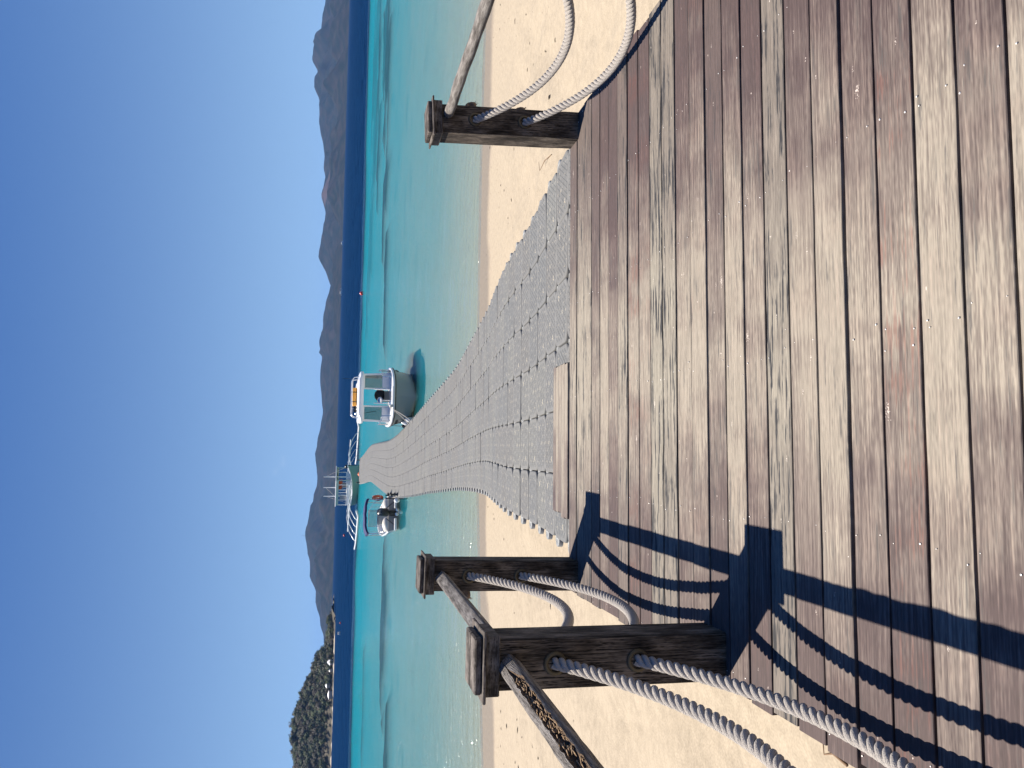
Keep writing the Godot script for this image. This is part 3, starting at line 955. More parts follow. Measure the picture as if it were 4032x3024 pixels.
func split_rail(h: Node, a: Vector3, c: Vector3):
	# a beam whose top has rotted into a ragged trough
	var nz := noise(124, 3.0, 4)
	var rag := noise(125, 14.0, 3)
	var outer := []; var inner := []
	var N := 120
	for i in N + 1:
		var t := float(i) / N
		var p := a.lerp(c, t)
		var open := smoothstep(0.05, 0.16, t)
		var hw := 0.037; var hh := 0.034
		var l := -0.006 - open * 0.006 + rag.get_noise_2d(t * 1.6, 1) * 0.007 * open   # left lip of the trough
		var r := -0.004 + open * (0.025 + rag.get_noise_2d(t * 1.6, 5) * 0.008)
		var ll := hh - open * (0.003 + absf(nz.get_noise_2d(t * 3, 3)) * 0.016)
		var rl := hh - open * (0.002 + absf(nz.get_noise_2d(t * 3, 8)) * 0.01)
		var row := PackedVector3Array()
		for q in [[l, ll], [-hw + 0.006, ll - 0.004], [-hw, ll - 0.014], [-hw, -hh + 0.01], [-hw + 0.01, -hh], [hw - 0.01, -hh], [hw, -hh + 0.01], [hw, rl - 0.014], [hw - 0.007, rl - 0.003], [r, rl]]:
			var k := 1.0 - maxf(0.0, nz.get_noise_3d(q[0] * 15, q[1] * 15, t * 2.0)) * 0.1
			row.append(p + Vector3(q[0] * k, q[1] * k, 0).rotated(Vector3.BACK, -0.7))
		row.reverse()
		outer.append(row)
		var deep := 0.004 + open * (0.017 + rag.get_noise_2d(t * 2.2, 11) * 0.009)
		var core := PackedVector3Array()
		for s in 9:
			var u := s / 8.0
			var y := lerpf(ll, rl, u) - sin(PI * u) * deep + rag.get_noise_2d(t * 9.0, s * 3.7) * 0.006 * sin(PI * u) * open
			core.append(p + Vector3(lerpf(l, r, u), y - 0.0005, 0).rotated(Vector3.BACK, -0.7))
		inner.append(core)
	var b := Mb.new()
	b.sheet(outer, false, false, false, Vector2.ZERO, Vector2(1.5, 1.2))
	for e in [0, N]:
		for k in 9:
			if e == 0: b.tri(outer[e][k], outer[e][k + 1], a)
			else: b.tri(outer[e][k + 1], outer[e][k], c)
	part(b, "beam", M.rail, h)
	b = Mb.new()
	b.sheet(inner, false)
	tag(part(b, "rotten_core", M.rot, h), "ragged brown rotten core")
	# splinters standing in the trough
	b = Mb.new()
	for i in 260:
		var t := rng.randf_range(0.12, 1.0)
		var p := a.lerp(c, t) + Vector3(rng.randf_range(-0.01, 0.02), 0.02 + rng.randf_range(-0.006, 0.004), 0).rotated(Vector3.BACK, -0.7)
		var d := Vector3(rng.randf_range(-0.15, 0.15), rng.randf_range(-0.05, 0.3), 1).normalized() * rng.randf_range(0.012, 0.05)
		b.tube([p, p + d * 0.6, p + d], [0.0022, 0.0016, 0.0004], 4)
	tag(part(b, "splinters", M.splinter, h), "", "", "", "stuff")

# ---------------------------------------------------------------- floating dock
const DOCK := [ # z, x of the middle line, height of the tread
	[-4.93, 0.81, -0.115], [-5.6, 0.81, -0.175], [-6.4, 0.81, -0.26], [-7.2, 0.8, -0.345], [-8.9, 0.795, -0.475], [-10.6, 0.81, -0.665], [-12.7, 0.805, -0.92], [-15.5, 0.715, -1.15], [-19.0, 0.545, -1.395], [-21.7, 0.355, -1.44], [-25.5, 0.09, -1.455], [-30.1, -0.28, -1.46], [-38.2, -0.85, -1.46], [-44.0, -1.09, -1.46], [-50.0, -1.16, -1.46], [-58.0, -1.2, -1.46], [-66.0, -1.28, -1.46], [-73.0, -1.56, -1.46], [-82.0, -2.1, -1.46], [-90.0, -2.52, -1.46], [-98.5, -2.92, -1.46], [-106.0, -3.2, -1.46]]

func dock_at(z: float) -> Vector3:
	for i in DOCK.size() - 1:
		if z >= DOCK[i + 1][0]:
			var a = DOCK[maxi(i - 1, 0)]; var b = DOCK[i]; var c = DOCK[i + 1]; var d = DOCK[mini(i + 2, DOCK.size() - 1)]
			var t: float = clampf((b[0] - z) / (b[0] - c[0]), 0, 1)
			var h: float = c[0] - b[0]
			var out := Vector3(0, 0, z)
			for k in [1, 2]:
				var m0: float = (c[k] - a[k]) / (c[0] - a[0]) * h if i > 0 else c[k] - b[k]
				var m1: float = (d[k] - b[k]) / (d[0] - b[0]) * h
				out[k - 1] = b[k] * (2 * t * t * t - 3 * t * t + 1) + m0 * (t * t * t - 2 * t * t + t) + c[k] * (3 * t * t - 2 * t * t * t) + m1 * (t * t * t - t * t)
			return out
	return Vector3(DOCK[-1][1], DOCK[-1][2], z)

func float_mesh() -> ArrayMesh:
	# hollow plastic cube, 0.5 m: rounded corners, domed rim, a lug at each corner
	var b := Mb.new()
	var outline := func(inset: float, y: float) -> PackedVector3Array:
		var row := PackedVector3Array()
		var h := 0.2475 - inset
		var r := 0.1 - inset * 0.6
		for f in 4:
			var c: Vector3 = Vector3([1, 1, -1, -1][f], 0, [-1, 1, 1, -1][f]) * (h - r)
			for k in 6:
				var a := deg_to_rad(-90.0 + f * 90.0 + k * 18.0)
				row.append(Vector3(c.x + cos(a) * r, y, c.z + sin(a) * r))
		row.append(row[0])
		return row
	var rows := []
	for q in [[0.03, -0.4], [0.004, -0.37], [0.002, -0.235], [0.02, -0.225], [0.02, -0.2], [0.0, -0.19], [0.0, -0.014], [0.002, -0.006], [0.006, -0.002], [0.011, 0.0]]:
		rows.append(outline.call(q[0], q[1]))
	var keep := b.v.size()
	b.sheet(rows, false, false, true)
	for i in range(keep, b.v.size()): # side walls: plain plastic, taken from the border of the tread
		b.t[i] = Vector2(0.02, 0.02)
	var top: PackedVector3Array = rows[-1]
	var uv := func(p: Vector3) -> Vector2: return Vector2(p.x + 0.25, p.z + 0.25) * 2.0
	for k in top.size() - 1:
		b.tri(Vector3.ZERO, top[k + 1], top[k], Vector2(0.5, 0.5), uv.call(top[k + 1]), uv.call(top[k]))
	for i in b.v.size(): b.v[i].z *= 1.007
	return b.mesh()

func pin_mesh() -> ArrayMesh:
	var b := Mb.new()
	b.lathe([[0.075, -0.06], [0.075, -0.03], [0.07, -0.021], [0.05, -0.019], [0.048, -0.026], [0.02, -0.026], [0.018, -0.018], [0.0, -0.017]], 16)
	return b.mesh()

func make_dock():
	var t := thing("floating_dock", "long winding grey dock of moulded plastic float cubes running out from the beach", "dock")
	var cube := float_mesh()
	var pin := pin_mesh()
	var shades := [Color(1, 1, 1), Color(0.975, 0.98, 0.985), Color(1.02, 1.02, 1.01), Color(0.99, 0.985, 0.98)]
	var mats := []
	for s in shades:
		var m: StandardMaterial3D = M.tread.duplicate()
		m.albedo_color = Color(s.r * 0.94, s.g * 0.94, s.b * 0.94)
		mats.append(m)
	var far_floats := []; var far_pins := []
	var z := -5.19
	var row := 0
	while z > -99.0:
		var p := dock_at(z)
		var q := dock_at(z - 0.25); var o := dock_at(z + 0.25)
		var fwd := (q - o).normalized()
		var side := Vector3(-fwd.z, 0, fwd.x).normalized()
		var up := side.cross(fwd).normalized()
		for k in 6:
			var j := rng.randf_range(-0.004, 0.004)
			var roll := rng.randf_range(-0.012, 0.012)
			var bs := Basis(side, up, -fwd) * Basis(Vector3.BACK, roll) * Basis(Vector3.RIGHT, rng.randf_range(-0.01, 0.01))
			var turn := rng.randi() % 2
			var at := Transform3D(bs * Basis(Vector3.UP, PI * turn), p + side * (k - 2.5) * 0.5 + up * j)
			if row < 50: put(cube, "float_cube", mats[rng.randi() % 4], t, at)
			else: far_floats.append(at)
		var e := (p + q) * 0.5
		for k in 7:
			var at := Transform3D(Basis(side, up, -fwd), p + fwd * 0.25 + side * (k - 3) * 0.5)
			if row < 42: put(pin, "pin", M.pin, t, at)
			else: far_pins.append(at)
		z += fwd.z * 0.5
		row += 1
	for f in [[far_floats, cube, mats[0], "far_float_cubes"], [far_pins, pin, M.pin, "far_pins"]]:
		var mm := MultiMesh.new()
		mm.transform_format = MultiMesh.TRANSFORM_3D
		mm.mesh = f[1]
		mm.instance_count = f[0].size()
		for i in f[0].size(): mm.set_instance_transform(i, f[0][i])
		var o := MultiMeshInstance3D.new()
		o.name = f[3]
		o.multimesh = mm
		o.material_override = f[2]
		t.add_child(o)
		tag(o, "", "", "", "stuff")
	# mooring bollards at the far corners and an orange buoy tied at the end
	for s in [[1.35, -96.5], [-1.38, -96.0], [-1.4, -37.2], [-1.4, -39.0]]:
		var p := dock_at(s[1])
		var b := Mb.new()
		b.lathe([[0.1, 0.0], [0.1, 0.04], [0.05, 0.06], [0.045, 0.3], [0.1, 0.34], [0.1, 0.38], [0.0, 0.4]], 14)
		part(b, "bollard", M.black, t, Transform3D(Basis.IDENTITY, p + Vector3(s[0], 0.0, 0)))

# ---------------------------------------------------------------- boats
func hull_loft(b: Mb, st: Array, flip := false):
	# st: [z, half beam at gunwale, gunwale height, half beam at chine, chine height, keel height]
	var rows := []
	for s in st:
		var row := PackedVector3Array()
		for side in [-1, 1]:
			var line := [Vector3(side * s[1], s[2], s[0])]
			for k in range(1, 6):
				var t := k / 5.0
				line.append(Vector3(side * lerpf(s[1], s[3], pow(t, 0.8)), lerpf(s[2], s[4], t), s[0]))
			for k in range(1, 4):
				var t := k / 3.0
				line.append(Vector3(side * s[3] * (1.0 - t), lerpf(s[4], s[5], t), s[0]))
			if side > 0:
				line.reverse()
				line.pop_front()
			for p in line: row.append(p)
		rows.append(row)
	b.sheet(rows, flip)
	return rows

func cap_fan(b: Mb, row: PackedVector3Array, towards: Vector3):
	var c := Vector3.ZERO
	for p in row: c += p / row.size()
	for k in row.size():
		var p := row[k]; var q := row[(k + 1) % row.size()]
		if (p - c).cross(q - c).dot(towards) > 0: b.tri(c, p, q)
		else: b.tri(c, q, p)

func make_cabin_boat():
	var to_cam := Vector3(-2.08, 0, 33.05).normalized()
	var yaw := atan2(to_cam.x, to_cam.z)
	var t := thing("cabin_boat", "white cabin motorboat moored bow on beside the floating dock", "boat", Transform3D(Basis(Vector3.UP, yaw + 0.03), Vector3(2.12, WATER, -33.2) - to_cam * 3.3))
	var b := Mb.new()
	var st := [[-3.4, 1.1, 0.7, 0.98, -0.02, -0.3], [-1.5, 1.2, 0.74, 1.05, -0.04, -0.34], [0.5, 1.29, 0.93, 1.08, -0.02, -0.36], [1.7, 1.3, 0.93, 1.05, 0.0, -0.34], [2.5, 1.24, 0.9, 0.95, 0.02, -0.3], [3.0, 1.08, 0.87, 0.8, 0.04, -0.24], [3.35, 0.86, 0.85, 0.64, 0.05, -0.2], [3.52, 0.66, 0.84, 0.48, 0.07, -0.17], [3.6, 0.45, 0.84, 0.32, 0.08, -0.15], [3.64, 0.2, 0.84, 0.14, 0.09, -0.14], [3.65, 0.0, 0.84, 0.0, 0.09, -0.13]]
	var rows = hull_loft(b, st)
	cap_fan(b, rows[0], Vector3.FORWARD)
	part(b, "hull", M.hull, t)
	# rubbing strake and toe rail round the gunwale
	for side in [-1, 1]:
		var line := []; var toe := []
		for s in st:
			line.append(Vector3(side * (s[1] + 0.012), s[2] - 0.015, s[0]))
			toe.append(Vector3(side * s[1] * 0.985, s[2] + 0.05, s[0]))
		tubepart(line, 0.028, "rub_strake", M.rubber, t)
		tubepart(toe, 0.06, "gunwale", M.white, t, 8)
		var boot := []
		for s in st.slice(0, 7): boot.append(Vector3(side * (s[3] + 0.012), s[4] + 0.015, s[0]))
		tubepart(boot, 0.018, "boot_stripe", M.rubber, t, 6)
	b = Mb.new()
	var la := PackedVector3Array(); var lb := PackedVector3Array()
	for s in st:
		la.append(Vector3(-s[1] * 0.97, s[2] - 0.03, s[0])); lb.append(Vector3(s[1] * 0.97, s[2] - 0.03, s[0]))
	b.sheet([la, lb], true)
	part(b, "foredeck", M.white, t)
	# boarding platform on the stem
	boxpart(Vector3(0.78, 0.1, 0.75), Vector3(0.02, 0.92, 3.4), "bow_platform", M.white, t, 0.03)
	boxpart(Vector3(0.12, 0.12, 0.3), Vector3(-0.42, 1.0, 3.55), "anchor_roller", M.cream, t, 0.02)
	# wheelhouse
	var zf := 1.1
	var wall: StandardMaterial3D = M.white
	for s in [-1, 1]:
		boxpart(Vector3(0.62, 0.5, 0.08), Vector3(s * 0.75, 1.0, zf), "bulkhead", wall, t, 0.02)
		boxpart(Vector3(0.09, 1.35, 0.09), Transform3D(Basis(Vector3.BACK, s * 0.06), Vector3(s * 1.06, 1.5, zf)), "corner_pillar", wall, t, 0.02)
		boxpart(Vector3(0.07, 1.35, 0.08), Vector3(s * 0.4, 1.5, zf + 0.02), "door_pillar", wall, t, 0.02)
		boxpart(Vector3(0.62, 0.07, 0.08), Vector3(s * 0.74, 2.06, zf), "window_header", wall, t, 0.02)
		boxpart(Vector3(0.6, 0.8, 0.012), Vector3(s * 0.73, 1.65, zf), "front_window", M.glass, t, 0.002)
		boxpart(Vector3(0.07, 0.6, 2.7), Vector3(s * 1.06, 1.0, zf - 1.4), "side_panel", wall, t, 0.02)
		boxpart(Vector3(0.012, 0.72, 1.25), Vector3(s * 1.06, 1.67, zf - 0.72), "side_window", M.glass, t, 0.002)
		boxpart(Vector3(0.012, 0.72, 1.25), Vector3(s * 1.06, 1.67, zf - 2.05), "side_window", M.glass, t, 0.002)
		for z in [-0.28, -1.65]: boxpart(Vector3(0.07, 1.3, 0.08), Vector3(s * 1.06, 1.5, z), "side_pillar", wall, t, 0.02)
	b = Mb.new()
	var rr := []
	for q in [[0.02, 2.08], [0.0, 2.11], [-0.01, 2.18], [0.03, 2.24], [0.14, 2.28], [0.32, 2.3]]:
		var row := PackedVector3Array()
		for k in 41:
			var a := TAU * k / 40.0
			var ca := signf(cos(a)) * pow(absf(cos(a)), 0.32); var sa := signf(sin(a)) * pow(absf(sin(a)), 0.32)
			row.append(Vector3(ca * (1.2 - q[0]), q[1] + (0.06 if absf(ca) < 0.75 and q[1] > 2.1 else 0.0), -0.4 + sa * (1.9 - q[0])))
		rr.append(row)
	b.sheet(rr, false, false, true)
	cap_fan(b, rr[-1], Vector3.UP); cap_fan(b, rr[0], Vector3.DOWN)
	part(b, "roof", M.white, t)
	# stern bulkhead is open; a dark helm seat and console stand inside
	b = Mb.new()
	b.lathe([[0.0, 1.28], [0.22, 1.3], [0.27, 1.45], [0.25, 1.62], [0.14, 1.72], [0.0, 1.75]], 16, Transform3D(Basis.IDENTITY, Vector3(0.14, -0.2, 0.1)))
	part(b, "helm_seat", M.rubber, t)
	boxpart(Vector3(0.5, 0.7, 0.4), Vector3(0.1, 0.9, -0.2), "console", M.cream, t, 0.03)
	b = Mb.new()
	b.ball(0.16, Vector3(-0.14, 1.36, 1.62), Vector3(1, 0.8, 1))
	part(b, "searchlight", M.steel, t)
	boxpart(Vector3(0.05, 0.4, 0.05), Vector3(-0.14, 1.1, 1.62), "light_stalk", M.steel, t, 0.01)
	# pulpit rails
	for side in [-1, 1]:
		var top := []
		for s in [[1.0, 0.0], [1.0, 0.42], [1.9, 0.44], [2.7, 0.46], [3.15, 0.46], [3.3, 0.46], [3.32, 0.06]]:
			var g := lut(st.map(func(k): return [k[0], k[1]]), s[0]) * 0.95
			var hg := lut(st.map(func(k): return [k[0], k[2]]), s[0])
			top.append(Vector3(side * maxf(g, 0.42), hg + 0.05 + s[1], s[0]))
		tubepart(top, 0.02, "pulpit_rail", M.steel, t)
		for z in [1.6, 2.3, 2.9]:
			var g := maxf(lut(st.map(func(k): return [k[0], k[1]]), z) * 0.95, 0.42)
			var hg := lut(st.map(func(k): return [k[0], k[2]]), z)
			tubepart([Vector3(side * g, hg, z), Vector3(side * g, hg + 0.5, z)], 0.016, "stanchion", M.steel, t)
	# roof rack
	for z in [0.9, -1.5]:
		tubepart([Vector3(-0.95, 2.22, z), Vector3(-0.9, 2.5, z), Vector3(-0.8, 2.58, z), Vector3(0.8, 2.58, z), Vector3(0.9, 2.5, z), Vector3(0.95, 2.22, z)], 0.025, "roof_rack", M.steel, t)
	for x in [-0.8, 0.8]: tubepart([Vector3(x, 2.58, 0.9), Vector3(x, 2.58, -1.5)], 0.022, "rack_bar", M.steel, t)
	for x in [-0.62, -0.48]:
		b = Mb.new()
		b.lathe([[0.0, -0.06], [0.07, -0.05], [0.08, 0.03], [0.07, 0.05], [0.0, 0.05]], 14, Transform3D(Basis(Vector3.RIGHT, PI / 2), Vector3(x, 2.43, 0.95)))
		part(b, "floodlight", M.black, t)
	b = Mb.new()
	b.ball(0.09, Vector3(-0.75, 2.37, 1.1)); part(b, "dome_light", M.steel, t)
	tubepart([Vector3(0.85, 2.3, 0.3), Vector3(0.88, 3.0, 0.2)], 0.008, "aerial", M.black, t, 5)
	# wiper arms and door rails
	tubepart([Vector3(-0.72, 2.05, zf + 0.03), Vector3(-0.62, 1.5, zf + 0.05)], 0.012, "wiper", M.black, t, 5)
	for x in [0.3, -0.3]: tubepart([Vector3(x, 1.1, 3.2), Vector3(x, 1.65, 3.15), Vector3(x, 1.68, 2.7), Vector3(x, 1.0, 2.6)], 0.016, "boarding_rail", M.steel, t)
	# dark slanted lettering on both bows, kept as strokes: too small to read
	for side in [-1, 1]:
		b = Mb.new()
		for k in (7 if side < 0 else 3):
			var z := 2.95 - k * 0.13 if side < 0 else 2.6 - k * 0.16
			var g := lut(st.map(func(s): return [s[0], s[1]]), z) 
			var ch := lut(st.map(func(s): return [s[0], s[3]]), z)
			var hg := lut(st.map(func(s): return [s[0], s[2]]), z)
			var cy := lut(st.map(func(s): return [s[0], s[4]]), z)
			var on := func(f: float, dz: float) -> Vector3: return Vector3(side * (lerpf(g, ch, pow(f, 0.8)) + 0.012), lerpf(hg, cy, f), z + dz)
			b.tube([on.call(0.16, 0.02), on.call(0.3, -0.02)], 0.012, 5)
			if k % 2 == 0: b.tube([on.call(0.16, 0.02), on.call(0.17, -0.06), on.call(0.3, -0.09)], 0.009, 5)
		part(b, "lettering", M.black, t)
	# fenders on the dock side
	for f in [[-1.12, 0.22, 2.55], [-0.98, 0.12, 2.95], [-1.28, 0.15, 1.7]]:
		b = Mb.new()
		b.lathe([[0.0, -0.2], [0.07, -0.18], [0.11, -0.1], [0.12, 0.0], [0.11, 0.1], [0.06, 0.19], [0.03, 0.24], [0.0, 0.24]], 14, Transform3D(Basis.IDENTITY, Vector3(f[0], f[1], f[2])))
		part(b, "fender", M.white if f[2] > 2.0 else M.black, t)
		tubepart([Vector3(f[0], f[1] + 0.2, f[2]), Vector3(f[0] * 0.98, 0.92, f[2])], 0.01, "fender_line", M.rubber, t, 5)
	# things carried on it
	var c := thing("raft_canister", "orange life raft canister lying on the cabin boat's roof", "canister", t.transform * Transform3D(Basis(Vector3.BACK, PI / 2), Vector3(0.02, 2.46, 0.5)))
	b = Mb.new()
	b.lathe([[0.0, -0.42], [0.09, -0.42], [0.13, -0.38], [0.14, -0.02], [0.15, -0.02], [0.15, 0.02], [0.14, 0.02], [0.13, 0.38], [0.09, 0.42], [0.0, 0.42]], 18)
	part(b, "shell", M.yellow, c)
	for y in [-0.22, 0.22]:
		b = Mb.new()
		b.lathe([[0.142, -0.02], [0.146, -0.02], [0.146, 0.02], [0.142, 0.02]], 18, Transform3D(Basis.IDENTITY, Vector3(0, y, 0)))
		part(b, "strap", M.black, c)
	boxpart(Vector3(0.06, 0.5, 0.3), Vector3(-0.155, 0, 0), "cradle", M.grey, c, 0.01)
	for k in 2:
		var a: Vector3 = t.transform * Vector3(-0.5, 1.02, 3.35)
		var e := dock_at(-30.6 - k * 1.2) + Vector3(1.35, 0.03, 0)
		var l := Mb.new()
		l.tube(hang(a, e, 0.08, 14), 0.014, 6)
		tag(part(l, "mooring_line", M.rope, self), "%s pale mooring line from the cabin boat's bow to the dock" % ["nearer" if k == 0 else "farther"], "rope")

func make_motor_boat():
	var to_cam := Vector3(3.72, 0, 40.43).normalized()
	var yaw := atan2(to_cam.x, to_cam.z)
	var t := thing("motor_boat", "small open white motorboat with blue canopy and outboard, stern towards the boardwalk", "boat", Transform3D(Basis(Vector3.UP, yaw + 0.1), Vector3(-3.75, WATER, -42.6)))
	var b := Mb.new()
	var st := [[-2.7, 0.05, 0.75, 0.02, 0.5, 0.3], [-2.5, 0.35, 0.73, 0.14, 0.3, 0.05], [-2.0, 0.68, 0.68, 0.4, 0.14, -0.14], [-1.0, 0.88, 0.58, 0.68, 0.04, -0.24], [0.5, 0.92, 0.5, 0.78, 0.0, -0.26], [2.0, 0.92, 0.46, 0.8, 0.0, -0.24]]
	var rows = hull_loft(b, st)
	part(b, "hull", M.white, t)
	b = Mb.new()
	cap_fan(b, rows[-1], Vector3.BACK)
	part(b, "transom", M.grey, t)
	for s in [-1, 1]:
		boxpart(Vector3(0.62, 0.14, 0.3), Vector3(s * 0.56, 0.13, 2.14), "swim_step", M.white, t, 0.04)
		# bulged stern quarter
		b = Mb.new()
		b.ball(0.45, Vector3(s * 0.5, 0.5, 1.6), Vector3(0.88, 0.62, 0.7), 20)
		part(b, "stern_quarter", M.cream, t)
		var line := []
		for k in st: line.append(Vector3(s * k[1], k[2] + 0.01, k[0]))
		tubepart(line, 0.045, "gunwale", M.white, t)
		var rail := []
		for q in [[1.2, 0.0], [0.95, 0.3], [0.3, 0.5], [-0.9, 0.58], [-1.9, 0.6], [-2.45, 0.55]]:
			rail.append(Vector3(s * lut(st.map(func(k): return [k[0], k[1]]), q[0]) * 0.93, lut(st.map(func(k): return [k[0], k[2]]), q[0]) + q[1], q[0]))
		tubepart(rail, 0.016, "side_rail", M.steel, t)
		for z in [0.4, -0.5, -1.4, -2.1]:
			var x: float = s * lut(st.map(func(k): return [k[0], k[1]]), z) * 0.93
			var y := lut(st.map(func(k): return [k[0], k[2]]), z)
			tubepart([Vector3(x, y, z), Vector3(x, y + 0.54, z)], 0.013, "stanchion", M.steel, t, 6)
		# canopy legs
		for z in [0.9, -0.7]: tubepart([Vector3(s * 0.88, 0.5, z), Vector3(s * 0.9, 1.5, z * 0.8)], 0.018, "canopy_leg", M.steel, t)
		tubepart([Vector3(s * 0.25, 0.62, 2.05), Vector3(s * 0.62, 0.16, 2.2)], 0.02, "brace", M.black, t)
	b = Mb.new()
	var la := PackedVector3Array(); var lb := PackedVector3Array()
	for s in st:
		la.append(Vector3(-s[1] * 0.96, s[2] - 0.2, s[0])); lb.append(Vector3(s[1] * 0.96, s[2] - 0.2, s[0]))
	b.sheet([la, lb], true)
	part(b, "cockpit_floor", M.cream, t)
	# canopy: sagging blue cloth over bows
	b = Mb.new()
	var up := []; var dn := []
	var nz := noise(131, 1.5, 3)
	for i in 13:
		var z := lerpf(-0.85, 0.95, i / 12.0)
		var ra := PackedVector3Array(); var rb := PackedVector3Array()
		for k in 17:
			var u := k / 8.0 - 1.0
			var y := 1.66 - 0.13 * pow(absf(u), 4.0) - 0.02 * sin(i * 1.1) + nz.get_noise_2d(u * 2.0, z * 2.0) * 0.03
			ra.append(Vector3(u * 0.92, y, z)); rb.append(Vector3(u * 0.92, y - 0.1 - 0.03 * absf(nz.get_noise_2d(u * 6.0, 3)), z))
		up.append(ra); dn.append(rb)
	b.sheet(up)
	b.sheet(dn, true)
	for e in [0, 12]:
		b.sheet([up[e], dn[e]], e == 0)
	for k in [0, 16]:
		var pa := PackedVector3Array(); var pb := PackedVector3Array()
		for i in 13: pa.append(up[i][k]); pb.append(dn[i][k])
		b.sheet([pa, pb], k == 16)
	part(b, "canopy", M.navy, t)
	# console and windscreen
	boxpart(Vector3(0.75, 0.62, 0.45), Vector3(0.0, 0.62, -0.1), "console", M.cream, t, 0.05)
	boxpart(Vector3(0.86, 0.5, 0.012), Transform3D(Basis(Vector3.RIGHT, -0.25), Vector3(0, 1.14, -0.25)), "windscreen", M.clear, t, 0.003)
	tubepart([Vector3(-0.44, 0.85, -0.2), Vector3(-0.44, 1.4, -0.32), Vector3(0.44, 1.4, -0.32), Vector3(0.44, 0.85, -0.2)], 0.018, "windscreen_frame", M.steel, t)
	boxpart(Vector3(0.6, 0.34, 0.35), Vector3(0, 0.5, 0.8), "bench", M.cream, t, 0.06)
	# outboard
	b = Mb.new()
	var rr := []
	for q in [[0.0, 0.45, 0.0], [0.13, 0.46, 0.0], [0.2, 0.55, 0.02], [0.225, 0.75, 0.03], [0.215, 0.92, 0.02], [0.17, 1.02, 0.0], [0.09, 1.07, -0.02], [0.0, 1.08, -0.03]]:
		var row := PackedVector3Array()
		for k in 25:
			var a := TAU * k / 24.0
			row.append(Vector3(cos(a) * q[0], q[1], q[2] + sin(a) * q[0] * 1.35))
		rr.append(row)
	b.sheet(rr, false, false, true)
	var ob := part(b, "outboard_cowl", M.black, t, Transform3D(Basis(Vector3.RIGHT, 0.12), Vector3(0, 0.03, 2.45)))
	boxpart(Vector3(0.2, 0.14, 0.03), Vector3(0, 0.95, 0.27), "cowl_panel", M.grey, ob, 0.01)
	b = Mb.new()
	b.lathe([[0.12, 0.0], [0.1, 0.12], [0.09, 0.3], [0.13, 0.47]], 14)
	part(b, "midsection", M.black, t, Transform3D(Basis(Vector3.RIGHT, 0.12), Vector3(0, 0.0, 2.42)))
	boxpart(Vector3(0.3, 0.34, 0.16), Vector3(0, 0.32, 2.18), "bracket", M.rubber, t, 0.03)
	b = Mb.new()
	b.tube([Vector3(0, 0.06, 2.3), Vector3(0, 0.04, 2.5), Vector3(0.03, 0.0, 2.72)], [0.05, 0.1, 0.05], 10)
	for k in 3:
		var a := TAU * k / 3.0 + 0.4
		b.ball(0.11, Vector3(cos(a) * 0.13, 0.02 + sin(a) * 0.13, 2.72), Vector3(0.9, 0.9, 0.16), 10)
	part(b, "propeller", M.steel, t)
	var l := thing("life_ring", "orange life ring hung on the small motorboat's canopy leg", "life ring", t.transform * Transform3D(Basis(Vector3.BACK, PI / 2) * Basis(Vector3.RIGHT, 0.2), Vector3(0.97, 0.98, 0.85)))
	b = Mb.new()
	b.ring(0.24, 0.07, Transform3D.IDENTITY, 28, 10)
	part(b, "ring", M.orange, l)
	for k in 4:
		b = Mb.new()
		var a := TAU * k / 4.0 + 0.4
		b.ring(0.068, 0.012, Transform3D(Basis(Vector3.UP, -a) * Basis(Vector3.RIGHT, PI / 2), Vector3(cos(a), 0, sin(a)) * 0.24), 16, 6)
		part(b, "band", M.white, l)
	var pf := thing("boarding_ladder", "black tubular boarding ladder with a white fender at the dock's edge by the small motorboat", "ladder", Transform3D(Basis.IDENTITY, dock_at(-38.5) + Vector3(-1.52, 0, 0)))
	for z in [-0.22, 0.22]: tubepart([Vector3(0.1, 0.02, z), Vector3(0.08, 0.5, z), Vector3(-0.06, 0.52, z), Vector3(-0.1, -0.6, z)], 0.018, "upright", M.rubber, pf)
	for y in [-0.4, -0.15, 0.1]: tubepart([Vector3(-0.09, y, -0.22), Vector3(-0.09, y, 0.22)], 0.016, "rung", M.rubber, pf)
	b = Mb.new()
	b.ball(0.12, Vector3(-0.14, -0.02, 0.4), Vector3(1, 1.2, 1)); part(b, "fender", M.white, pf)
	var e := dock_at(-36.0) + Vector3(-1.45, 0.02, 0)
	var ln := Mb.new()
	ln.tube(hang(t.transform * Vector3(0.8, 0.5, 1.8), e, 0.1, 12), 0.012, 6)
	tag(part(ln, "mooring_line", M.rope, self), "mooring line from the small motorboat's stern to the dock", "rope")

